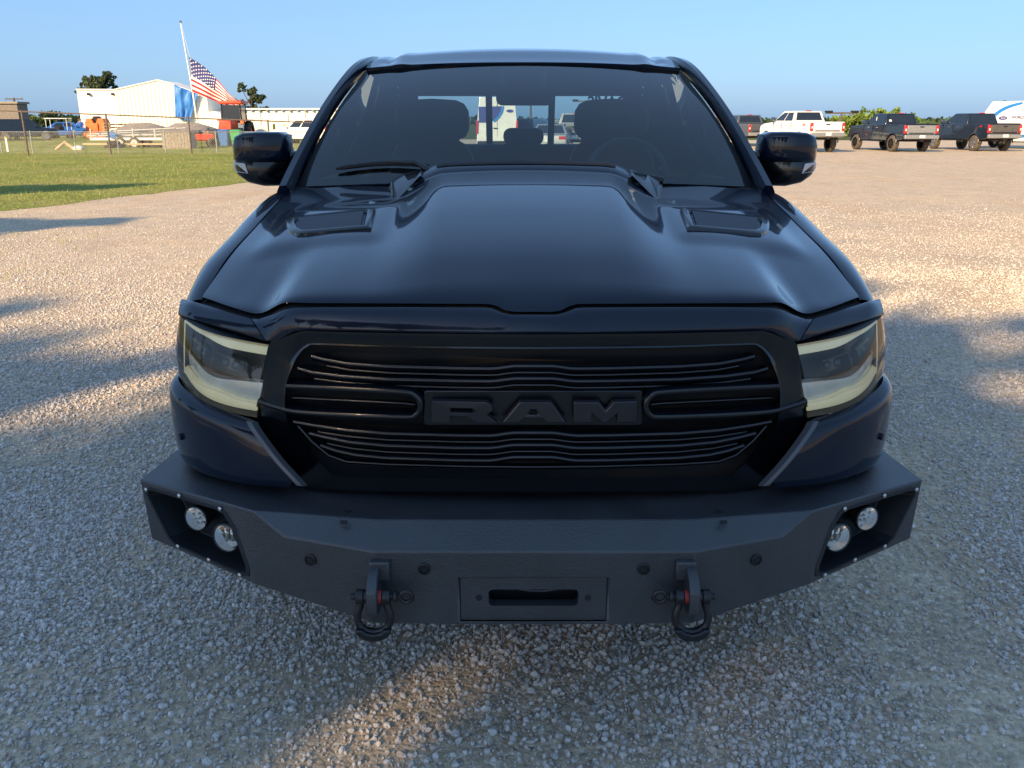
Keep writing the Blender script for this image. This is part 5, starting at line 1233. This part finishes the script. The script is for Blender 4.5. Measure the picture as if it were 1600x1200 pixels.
# --- round-roofed white store and the long low building
qh = thing('arched_store', 'white arched store between gable hall and tractor', 'building', gnd(338, 84), 0, 'buildings beyond the lawn'); o1_ = qh.location
xa, xb_ = at(318, 200, 84).x, at(355, 200, 84).x; zr_ = at(0, 174, 84).z
arcp = [V(((xa + xb_) / 2 + (xb_ - xa) / 2 * math.cos(t), 84, 1.2 + (zr_ - 1.2) * math.sin(t))) - o1_ for t in (math.pi * i / 16 for i in range(17))]
MB().prism([V((xb_, 84, 0)) - o1_] + arcp + [V((xa, 84, 0)) - o1_], (0, 5, 0)).build('shell', 'white_metal', qh, sharp=30)
MB().box(V(((xa + xb_) / 2, 83.96, 1.15)) - o1_, (1.3, .06, 2.1)).build('door', 'cream_metal', qh, bevel=.02)
lb = thing('long_low_building', 'long low white building with overhanging eave right of the tractor', 'building', gnd(440, 92), 0, 'buildings beyond the lawn'); o2_ = lb.location
xa, xb_ = at(331, 200, 92).x, at(640, 200, 92).x; ze = at(0, 169, 92).z
MB().box(V(((xa + xb_) / 2, 96, ze / 2 - .15)) - o2_, (xb_ - xa, 8, ze - .3)).build('wall', 'white_metal', lb)
MB().box(V(((xa + xb_) / 2, 95.9, ze - .08)) - o2_, (xb_ - xa + .4, 8.3, .16)).build('roof', 'white_metal', lb)
for k in range(26): MB().box(V((lerp(xa + .4, xb_ - .4, k / 25), 91.9, ze - .26)) - o2_, (.22, .3, .16)).build('rafter_end', 'wood_grey', lb)
MB().box(V(((xa + xb_) / 2, 91.95, .55)) - o2_, (xb_ - xa, .06, 1.1)).build('wainscot', 'cream_metal', lb)
for px in (400, 443, 470): 
    c = at(px, 200, 91.9).x; MB().box(V((c, 91.94, 1.25)) - o2_, (1.1, .06, 2.2)).build('doorway', 'cream_metal', lb, bevel=.02)
# --- grey block building at the far left
gb_ = thing('block_building', 'grey brown block building at the left edge', 'building', gnd(-60, 95), 0, 'buildings beyond the lawn'); o3_ = gb_.location
xa, xb_ = at(-260, 180, 95).x, at(29, 180, 95).x; ze = at(0, 162, 95).z
MB().box(V(((xa + xb_) / 2, 96, ze / 2)) - o3_, (xb_ - xa, 2, ze)).build('wall', 'grey_brick', gb_)
MB().box(V(((xa + xb_) / 2, 96, ze + .1)) - o3_, (xb_ - xa + .4, 2.4, .22)).build('parapet', 'wood_grey', gb_, bevel=.02)
# --- flagpole and flag
fp = at(300, 150, 76); fx = fp.x; zt = at(0, 36, 76).z; zb_top, zb_bot = at(0, 89, 76).z, at(0, 143, 76).z
pole = thing('flagpole', 'slender white flagpole rising above the cream building', 'flagpole', (fx, 76, 0))
lean = -.30
MB().tube([V((.30, 0, 0)), V((.10, 0, zb_bot)), V((lean, 0, zt))], [.09, .075, .045], 10).build('pole', 'white_metal', pole)
MB().lathe([(-.12, .001), (-.08, .09), (0, .12), (.08, .09), (.12, .001)], V((lean, 0, zt + .1)), (0, 0, 1), 12).build('finial', 'chrome', pole)
MB().tube([V((.16, -.05, 1.2)), V((.16, -.06, zb_top)), V((lean + .06, -.05, zt - .1))], .012, 5).build('halyard', 'white_metal', pole)
# star-spangled flag sagging to the right; stripes follow the cloth
flag = thing('flag', 'united states flag at half staff sagging right of the pole', 'flag', (fx + .1, 75.95, 0))
TL, BL = V((fx + .10, 75.9, zb_top)), V((fx + .12, 75.9, zb_bot))
top_c = crom([TL, at(318, 104, 75.7), at(338, 123, 75.9), at(350, 137, 75.6), at(360, 147, 75.9), at(383, 166, 75.8)], 6)
bot_c = crom([BL, at(318, 150, 75.7), at(336, 158, 75.9), at(352, 164, 75.5), at(364, 166.5, 75.9), at(380, 170, 75.8)], 6)
NC = len(top_c)
def cloth(i, k):
    p = top_c[i].lerp(bot_c[i], k); u = i / (NC - 1); return p + V((0, .22 * math.sin(u * 13 + k * 2.0) * u + .12 * math.sin(k * 5 + u * 6), 0)) - flag.location
ic = 12
for st in range(13):
    k0, k1 = st / 13, (st + 1) / 13; i0 = ic if st < 7 else 0
    MB().grid([[cloth(i, lerp(k0, k1, q / 3)) for i in range(i0, NC)] for q in range(4)]).build('stripe', 'flag_red' if st % 2 == 0 else 'flag_white', flag, sharp=180)
cant = MB().grid([[cloth(i, 7 / 13 * q / 8) for i in range(0, ic + 1)] for q in range(9)]).build('canton', 'flag_blue', flag, sharp=180)
for r9 in range(9):
    for c in range(6 if r9 % 2 == 0 else 5):
        u = ((c + .5 + (0 if r9 % 2 == 0 else .5)) / 6.0) * ic; k = (r9 + .7) / 9.4 * 7 / 13; i = min(int(u), ic - 1); f_ = u - i
        p = cloth(i, k).lerp(cloth(i + 1, k), f_) + V((0, -.02, 0)); w = .085
        pts = [p + V(((w if q % 2 == 0 else w * .42) * math.sin(math.pi * q / 5), 0, (w if q % 2 == 0 else w * .42) * math.cos(math.pi * q / 5))) for q in range(10)]
        MB().add(pts, [tuple(range(10))]).build('star', 'flag_white', flag)
# --- chain link fences
def fence(label, px_a, Ya, px_b, Yb, hgt_a, hgt_b, posts, rail, r, wires=True):
    A, B = gnd(px_a, Ya), gnd(px_b, Yb); f = thing('chain_link_fence', label, 'fence', A, 0, 'fences between lawn and yard')
    D = B - A; n = posts
    for t in n:
        p = D * t; h = lerp(hgt_a, hgt_b, t); MB().tube([p + V((0, 0, -.05)), p + V((.0, 0, h + .06))], r * 1.25, 8).build('post', rail, f, sharp=60)
    MB().tube([V((0, 0, hgt_a)), D + V((0, 0, hgt_b))], r, 6).build('top_rail', rail, f, sharp=60)
    if wires:
        w = MB(); L_ = D.length; sp_ = .11; k = int(L_ / sp_); d = D / L_
        for i in range(-12, k):
            for sg in (1, -1):
                s0 = i * sp_; h = min(hgt_a, hgt_b) - .02; s1 = s0 + h
                a_, b_ = (max(0, s0), 0), (min(L_, s1), 0)
                za = (a_[0] - s0); zb2 = (b_[0] - s0)
                if b_[0] <= a_[0]: continue
                p0 = d * a_[0] + V((0, 0, za if sg > 0 else h - za)); p1 = d * b_[0] + V((0, 0, zb2 if sg > 0 else h - zb2)); nrm = V((0, .0025, 0)); t_ = V((.0018, 0, .0018 * -sg))
                w.add([p0 - t_, p0 + t_, p1 + t_, p1 - t_], [(0, 1, 2, 3)])
        o = w.build('wire_mesh', 'galv', f); o['kind'] = 'stuff'
    return f
fence('tall weathered rail fence whose top rail slopes across the yard', -60, 40.5, 560, 45, 2.12, 1.42, [0, .155, .353, .555, .76, 1], 'rust_pipe', .035, False)
fence('low galvanised chain link fence along the far edge of the lawn', -60, 43.5, 560, 43.5, 1.08, 1.08, [0, .103, .181, .29, .397, .516, .645, .77, .885, 1], 'galv', .022)
# --- yard clutter
def lump(name, label, cat, px, Y, build, group=None, rz=0):
    t = thing(name, label, cat, gnd(px, Y), rz, group); build(t); return t
def part(t, name, mat, mb, **k): return mb.build(name, mat, t, **k)
def machine(t):
    part(t, 'chassis', 'orange', MB().box((0, 0, .55), (2.3, 1.6, .35)), bevel=.04)
    for x in (-.62, .62): part(t, 'fuel_housing', 'orange', MB().loft([[V((x + a * w, b * .7, z)) for a, b in ((-1, -1), (1, -1), (1, 1), (-1, 1))] for z, w in ((.7, .48), (1.5, .46), (1.85, .28))]), bevel=.06)
    part(t, 'hood', 'orange', MB().box((0, -.1, 1.05), (.7, 1.5, .75)), bevel=.05); part(t, 'engine', 'matte_black', MB().loft([[V((a * w, b * .4, z)) for a, b in ((-1, -1), (1, -1), (1, 1), (-1, 1))] for z, w in ((1.4, .3), (1.85, .38), (2.05, .22))]), bevel=.05)
    for x in (-.95, .95):
        for y in (-.6, .6): wheel(t, x, y * 1.2, .33, .26)
    part(t, 'bucket', 'orange', MB().box((0, -1.1, .30), (2.1, .5, .5)), bevel=.05)
lump('orange_machine', 'orange loader parked in front of the white building wing', 'machine', 156, 80, machine).scale = (.82, .82, .95)
def tractor(t):
    part(t, 'hood', 'red_paint', MB().box((0, -1.2, 1.25), (.9, 1.7, .7)), bevel=.08); part(t, 'chassis', 'matte_black', MB().box((0, -.4, .85), (.7, 3.0, .4)), bevel=.04)
    cabm = MB()
    for x in (-.72, .72):
        for y in (-.35, .95): cabm.tube([V((x, y, 1.3)), V((x * .93, y * .95, 2.75))], .055, 6)
    part(t, 'cab_frame', 'matte_black', cabm); part(t, 'roof', 'red_paint', MB().box((0, .3, 2.86), (1.75, 1.75, .24)), bevel=.08)
    for x in (-.71, .71): part(t, 'cab_glass', 'car_glass', MB().box((x * .97, .3, 2.03), (.02, 1.15, 1.3)))
    part(t, 'cab_glass', 'car_glass', MB().box((0, -.36, 2.05), (1.25, .02, 1.25)))
    for s in (-1, 1):
        for y, r in ((.6, .78), (-1.7, .5)):
            tyre = MB().lathe([(-.2, r*.5), (-.2, r*.93), (-.13, r), (.13, r), (.2, r*.93), (.2, r*.5)], (s * .95, y, r), (1, 0, 0), 24).build('tyre', 'rubber', t, sharp=40)
            MB().lathe([(-.12, r*.5), (.12, r*.5), (.05, .001)], (s * .95, y, r), (s, 0, 0), 18).build('rim', 'red_paint', tyre)
        part(t, 'wheel_fender', 'red_paint', MB().box((s * .95, .5, 1.62), (.5, 1.2, .10)), bevel=.04); part(t, 'work_lamp', 'orange', MB().box((s * .78, -.45, 1.45), (.28, .16, .26)), bevel=.05)
lump('tractor', 'orange red tractor with glazed cab below the flag', 'tractor', 368, 66, tractor)
def trailer(t):
    part(t, 'bed', 'white_metal', MB().box((0, 0, .55), (4.6, 1.7, .14)), bevel=.02); part(t, 'deck', 'wood', MB().box((0, -.75, .26), (5.4, .5, .10)), bevel=.02)
    for k in range(7): part(t, 'pipe', 'galv', MB().tube([V((-2.6 + .2 * k, -.5 + .17 * k, .72 + .10 * (k % 3))), V((2.3 + .15 * k, -.4 + .14 * k, .80 + .18 * (k % 3)))], .05, 6))
    for x in (-.5, .35):
        for y in (-.85, .85): wheel(t, x, y * 1.05, .33, .2, mr_='white_paint')
    for x in (-2.2, -1.0, .3, 1.6): part(t, 'stake', 'galv', MB().box((x, -.84, .85), (.07, .05, .6)))
    part(t, 'round_sign', 'blue_plastic', MB().lathe([(0, .001), (0, .22), (.04, .22), (.04, .001)], (-.9, -.95, .80), (0, 1, 0), 18))
lump('utility_trailer', 'white utility trailer loaded with pipes in the yard', 'trailer', 212, 53.5, trailer)
for px, Y, z, nm in ((174, 52, 0, 'dark tyre lying flat left of the pipe trailer'), (179, 52, .22, 'topmost tyre of the pile left of the pipe trailer'), (245, 52.5, 0, 'dark tyre right of the pipe trailer')):
    c = gnd(px, Y); tag(MB().lathe([(0, .20), (0, .33), (.05, .37), (.17, .37), (.22, .33), (.22, .20)], (0, 0, z), (0, 0, 1), 20).build('loose_tyre', 'rubber', None, origin=None), nm, 'tyre', 'loose tyres'); COL.objects[-1].location = c
def crate(t):
    for k in range(9): part(t, 'board', 'wood_grey', MB().box((-.72 + .18 * k, -.5, .52), (.165, .03, .98)), bevel=.004)
    for k in range(4): part(t, 'side_board', 'wood_grey', MB().box((.82, -.36 + .24 * k, .52), (.03, .22, .98)), bevel=.004)
    part(t, 'back_panel', 'wood_grey', MB().box((0, .45, .5), (1.6, .03, .95))); part(t, 'lid', 'grey_cover', MB().box((0, 0, 1.03), (1.7, 1.05, .05)), bevel=.01)
lump('timber_crate', 'weathered grey timber crate behind the low fence', 'crate', 281, 51, crate, rz=R(6))
def boat(t):
    lp = [[V((x, w * a, z)) for a, z in ((-1, .55), (-1.05, .85), (0, zt_), (1.05, .85), (1, .55))] for x, w, zt_ in ((-2.0, .55, 1.0), (-1.0, .85, 1.42), (.5, .9, 1.45), (1.6, .6, 1.15), (2.3, .1, .9))]
    part(t, 'cover', 'grey_cover', MB().loft(lp), sharp=50); part(t, 'hull', 'white_paint', MB().loft([[V((x, w * a, z)) for a, z in ((-1, .58), (-.5, .3), (.5, .3), (1, .58))] for x, w in ((-2.0, .52), (0, .85), (1.5, .6), (2.3, .08))]))
    for y in (-.7, .7): wheel(t, -.5, y * 1.2, .28, .18)
lump('covered_boat', 'boat under grey canvas behind the pipe trailer', 'boat', 228, 62, boat, 'covered boats'); lump('covered_boat', 'boat under grey canvas behind the timber crate', 'boat', 300, 62, boat, 'covered boats')
def pallets(t):
    for k in range(6):
        part(t, 'slat_deck', 'wood', MB().box((0, 0, .12 + .24 * k), (1.2, 1.0, .035))); 
        for x in (-.5, 0, .5): part(t, 'block', 'wood_grey', MB().box((x, 0, .05 + .24 * k), (.1, 1.0, .09)))
lump('pallet_stack', 'stack of pale pallets right of the orange loader', 'pallets', 178, 74, pallets, 'stacks of pallets'); lump('pallet_stack', 'stack of pale pallets between the covered boats', 'pallets', 200, 74, pallets, 'stacks of pallets')
def cart(t):
    part(t, 'body', 'red_paint', MB().box((0, 0, .62), (1.5, .9, .42)), bevel=.08); part(t, 'seat', 'matte_black', MB().box((-.2, 0, .92), (.6, .7, .2)), bevel=.06)
    part(t, 'handlebar', 'matte_black', MB().tube([V((.45, -.4, 1.1)), V((.5, 0, 1.15)), V((.45, .4, 1.1))], .025, 6)); part(t, 'rack', 'galv', MB().box((-.75, 0, .95), (.5, .8, .04)))
    for x in (-.6, .6):
        for y in (-.5, .5): wheel(t, x, y, .30, .24)
lump('quad_bike', 'red quad bike right of the timber crate', 'quad bike', 316, 54, cart, rz=R(25))
for px, Y, mt_, lb_ in ((334, 57, 'dark_plastic', 'dark wheeled bin left of the blue bin'), (340.5, 57.4, 'dark_plastic', 'dark wheeled bin tucked behind the blue bin'), (352, 56.5, 'blue_plastic', 'blue wheeled bin beside the green bin'), (371, 56, 'green_plastic', 'green wheeled bin in front of the tractor'), (361, 57, 'dark_plastic', 'dark wheeled bin between the blue and green bins')):
    def bin_(t, mt_=mt_):
        b = part(t, 'tub', mt_, MB().loft([[V((a * w, b * w, z)) for a, b in ((-1, -1), (1, -1), (1, 1), (-1, 1))] for z, w in ((.05, .24), (.95, .32))]), bevel=.03)
        part(t, 'lid', mt_, MB().loft([[V((a * w, b * w, z)) for a, b in ((-1, -1), (1, -1), (1, 1), (-1, 1))] for z, w in ((.95, .35), (1.0, .35), (1.06, .2))]), bevel=.02)
        for y in (-.25, .25): part(t, 'wheel', 'rubber', MB().lathe([(-.03, .001), (-.03, .10), (.03, .10), (.03, .001)], (y, .28, .10), (1, 0, 0), 14))
    lump('wheeled_bin', lb_, 'bin', px, Y, bin_, 'wheeled bins by the tractor')
def bollard(t): part(t, 'post', 'yellow', MB().lathe([(0, .10), (1.25, .10), (1.33, .07), (1.36, .001)], (0, 0, 0), (0, 0, 1), 14), sharp=40); part(t, 'footing', 'grey_cover', MB().lathe([(0, .22), (.06, .20), (.06, .09)], (0, 0, 0), (0, 0, 1), 14))
lump('bollard', 'yellow bollard nearer the tractor, by the long building', 'bollard', 430, 70, bollard, 'yellow bollards'); lump('bollard', 'yellow bollard beside the white suv', 'bollard', 447, 64, bollard, 'yellow bollards')
def cone_post(t): part(t, 'tube', 'orange', MB().lathe([(.05, .10), (.95, .06), (1.0, .02), (1.0, .001)], (0, 0, 0), (0, 0, 1), 12)); part(t, 'base', 'matte_black', MB().box((0, 0, .03), (.4, .4, .06)), bevel=.02)
lump('traffic_delineator', 'orange delineator post right of the quad bike', 'delineator', 327, 55, cone_post, 'orange delineators'); lump('traffic_delineator', 'orange delineator post left of the dark bins', 'delineator', 331, 58, cone_post, 'orange delineators')
def cart2(t):
    part(t, 'canopy', 'white_paint', MB().box((0, 0, 1.75), (1.9, 1.2, .08)), bevel=.03); part(t, 'body', 'blue_paint', MB().box((0, 0, .55), (2.3, 1.1, .45)), bevel=.08); part(t, 'seat', 'matte_black', MB().box((0, 0, .90), (.5, 1.0, .35)), bevel=.05)
    for x in (-.85, .85):
        for y in (-.52, .52): part(t, 'canopy_post', 'white_paint', MB().tube([V((x, y, .75)), V((x, y, 1.75))], .03, 6)); wheel(t, x, y, .25, .18)
lump('golf_cart', 'white roofed cart parked left of the white building', 'cart', 95, 78, cart2, rz=R(8)); 
sedan('low blue car left of the person in the blue shirt', gnd(112, 82), R(74), 'blue_paint', name='parked_car')
def debris(t):
    part(t, 'branch_pile', 'wood', MB().tube([V((-.5, 0, .05)), V((0, .1, .45)), V((.5, .1, .06))], .10, 6)); part(t, 'sack', 'plate', MB().loft([[V((.75 + a * w, b * w, z)) for a, b in ((-1, -.6), (0, -1), (1, -.6), (1, .6), (0, 1), (-1, .6))] for z, w in ((.02, .2), (.15, .26), (.28, .14))]), sharp=60)
lump('scrap_heap', 'small heap of pale scrap on the grass behind the fence', 'scrap', 102, 49, debris)
def marker(t): part(t, 'stake', 'plate', MB().box((0, 0, .35), (.10, .06, .75)), bevel=.01); part(t, 'cap', 'yellow', MB().box((0, 0, .75), (.12, .08, .08)), bevel=.01)
lump('marker_stake', 'short white marker stake on the grass at far left', 'stake', 13, 46, marker)
# --- person in a blue shirt, standing, seen from afar
pe = thing('person', 'person in blue shirt and khaki shorts standing by the orange loader', 'person', gnd(128.5, 82))
me = bpy.data.meshes.new('body')
J = {'pel': (0, 0, .95), 'sp': (0, .01, 1.18), 'ch': (0, 0, 1.38), 'nk': (0, 0, 1.50), 'hd': (0, -.02, 1.60), 'ht': (0, -.01, 1.72), 'ls': (-.18, 0, 1.42), 'le': (-.25, .03, 1.14), 'lw': (-.22, -.08, .90), 'rs': (.18, 0, 1.42), 're': (.27, .02, 1.15), 'rw': (.24, -.10, .92),
     'lh': (-.09, 0, .90), 'lk': (-.11, -.03, .50), 'la': (-.12, .02, .09), 'lt': (-.13, -.14, .04), 'rh': (.09, 0, .90), 'rk': (.12, -.02, .50), 'ra': (.14, .03, .09), 'rt': (.15, -.13, .04)}
ks = list(J); ed = [('pel', 'sp'), ('sp', 'ch'), ('ch', 'nk'), ('nk', 'hd'), ('hd', 'ht'), ('ch', 'ls'), ('ls', 'le'), ('le', 'lw'), ('ch', 'rs'), ('rs', 're'), ('re', 'rw'), ('pel', 'lh'), ('lh', 'lk'), ('lk', 'la'), ('la', 'lt'), ('pel', 'rh'), ('rh', 'rk'), ('rk', 'ra'), ('ra', 'rt')]
rad = {'pel': .15, 'sp': .13, 'ch': .16, 'nk': .06, 'hd': .10, 'ht': .08, 'ls': .07, 'rs': .07, 'le': .045, 're': .045, 'lw': .03, 'rw': .03, 'lh': .10, 'rh': .10, 'lk': .06, 'rk': .06, 'la': .04, 'ra': .04, 'lt': .04, 'rt': .04}
me.from_pydata([J[k] for k in ks], [(ks.index(a), ks.index(b)) for a, b in ed], []); bo = bpy.data.objects.new('body', me); COL.objects.link(bo); bo.parent = pe; me.materials.append(M['skin'])
md = bo.modifiers.new('skin', 'SKIN')
for i, k in enumerate(ks): me.skin_vertices[0].data[i].radius = (rad[k], rad[k] * .85); me.skin_vertices[0].data[i].use_root = (k == 'pel')
bo.modifiers.new('sub', 'SUBSURF').render_levels = 1
el_ = lambda z, rx, ry, cx=0, cy=0: [V((cx + rx * math.cos(t), cy + ry * math.sin(t), z)) for t in (2 * math.pi * i / 14 for i in range(14))]
sh_ = MB().loft([el_(.92, .20, .16), el_(1.15, .19, .15), el_(1.38, .23, .16), el_(1.47, .14, .11)], False)
for s in (-1, 1): sh_.tube([V((s * .17, 0, 1.42)), V((s * .23, .02, 1.28)), V((s * .26, .02, 1.16))], [.095, .085, .075], 10, False)
sh_.build('shirt', 'shirt', pe, sharp=60)
st_ = MB().loft([el_(.99, .20, .16), el_(.82, .21, .17)], False)
for s in (-1, 1): st_.loft([el_(.88, .13, .15, s * .10), el_(.52, .11, .115, s * .115, -.02)], False)
st_.build('shorts', 'shorts', pe, sharp=60)
MB().loft([el_(1.60, .115, .12, 0, .015), el_(1.70, .115, .12, 0, .01), el_(1.78, .07, .08, 0, .01), el_(1.80, .02, .02, 0, .01)]).build('hair', 'hair', pe, sharp=60)
# --- poles and trees on the skyline
def light_pole(label, px, py, Y, arm=1.6, mat='pole_wood', cat='light pole', nm='light_pole'):
    b = gnd(px, Y); h = at(px, py, Y).z; t = thing(nm, label, cat, b, 0, 'poles on the skyline')
    part(t, 'pole', mat, MB().tube([V((0, 0, 0)), V((0, 0, h))], [.16, .10], 8)); part(t, 'arm', mat, MB().box((0, 0, h - .1), (arm * 2, .14, .16)))
    for s in (-1, 1): part(t, 'lamp_head', 'matte_black', MB().box((s * arm * .8, 0, h + .05), (.7, .4, .16)), bevel=.03)
light_pole('dark twin-head light pole beside the white pickup', 1311, 175, 88); light_pole('dark twin-head light pole seen through the cab', 829, 156, 100); light_pole('thin light pole seen through the cab, top right pane', 914, 157, 110)
def util(label, px, py, Y):
    b = gnd(px, Y); h = at(px, py, Y).z; t = thing('utility_pole', label, 'utility pole', b, 0, 'poles on the skyline')
    part(t, 'pole', 'pole_wood', MB().tube([V((0, 0, 0)), V((0, 0, h))], [.2, .14], 8)); part(t, 'crossarm', 'pole_wood', MB().box((0, 0, h - .15), (2.6, .14, .16)))
    for x in (-1.1, 0, 1.1): part(t, 'insulator', 'galv', MB().lathe([(0, .06), (.22, .05), (.24, .001)], (x, 0, h - .07), (0, 0, 1), 8))
util('wooden utility pole above the grey block building', 30, 153, 130)
def blobs(rnd_seed, n, w, h, z0):
    rr = random.Random(rnd_seed); return [(rr.uniform(-w, w) * (1 - .4 * k / n), rr.uniform(-w, w) * .7, z0 + h * (k + .5) / n, rr.uniform(.32, .5) * w, rr.uniform(.25, .4) * w) for k in range(n)]
def far_tree(label, px, py_top, Y, w, mat, seed, z0=1.0, n=10, leaves=5000, leaf=.32):
    b = gnd(px, Y); h = at(px, py_top, Y).z; return tree('tree', label, b, h, blobs(seed, n, w, h - z0 - .25 * w, z0), leaves, leaf, mat, .22, group='trees on the skyline', seed=seed)
far_tree('tall dark pine rising behind the white building wing, right of its twin', 171, 113, 118, 1.8, 'leaf_pine', 21, 4.8, 12, 9000, .30)
far_tree('dark pine behind the white building wing, left of the taller one', 150, 119, 120, 1.4, 'leaf_pine', 22, 5.0, 10, 5000, .28)
far_tree('lone thin pine above the long white building', 396, 131, 125, 1.7, 'leaf_pine', 23, 3, 12, 5000, .28)
far_tree('leafy tree left of the white building, nearest the off-roader', 74, 180, 105, 2.6, 'leaf', 24)
far_tree('small leafy tree left of the white building, right of the larger one', 89, 188, 108, 1.6, 'leaf', 25, .6, 8, 3500)
far_tree('low leafy tree right behind the dark off-roader', 54, 187, 112, 2.0, 'leaf', 26, .6, 8, 3500)
far_tree('low bush behind the person', 108, 196, 120, 1.6, 'leaf', 27, .3, 7, 2600)
far_tree('round bright green tree left of the navy pickup cab', 1336, 178, 96, 3.2, 'leaf_bright', 31, .5, 14, 7000)
far_tree('bright green tree rising behind the navy pickup cab', 1380, 168, 92, 2.5, 'leaf_bright', 32, 1.0, 13, 6000)
# distant belt of trees that closes the horizon
rr = random.Random(5); tb = MB()
for k in range(5200):
    x = rr.uniform(-420, 420); Y = 330 + 60 * rr.random(); h = (2.6 if x < 0 else 1.7) + .9 * noise.noise(V((x * .02, 3, 1))) + .6 * noise.noise(V((x * .09, 7, 1)))
    z = max(.3, h * rr.random() ** .8); c = V((x, Y, z)); a = V((rr.gauss(0, 1), rr.gauss(0, 1), rr.gauss(0, 1))).normalized() * 1.6; b = a.orthogonal().normalized() * 1.3
    tb.add([c - a, c + b, c + a, c - b], [(0, 1, 2, 3)])
me = bpy.data.meshes.new('far_woodland'); me.from_pydata(tb.v, [], tb.f); me.materials.append(M['leaf']); o = bpy.data.objects.new('far_woodland', me); COL.objects.link(o)
tag(o, 'low distant belt of trees along the horizon', 'woodland', kind='stuff')
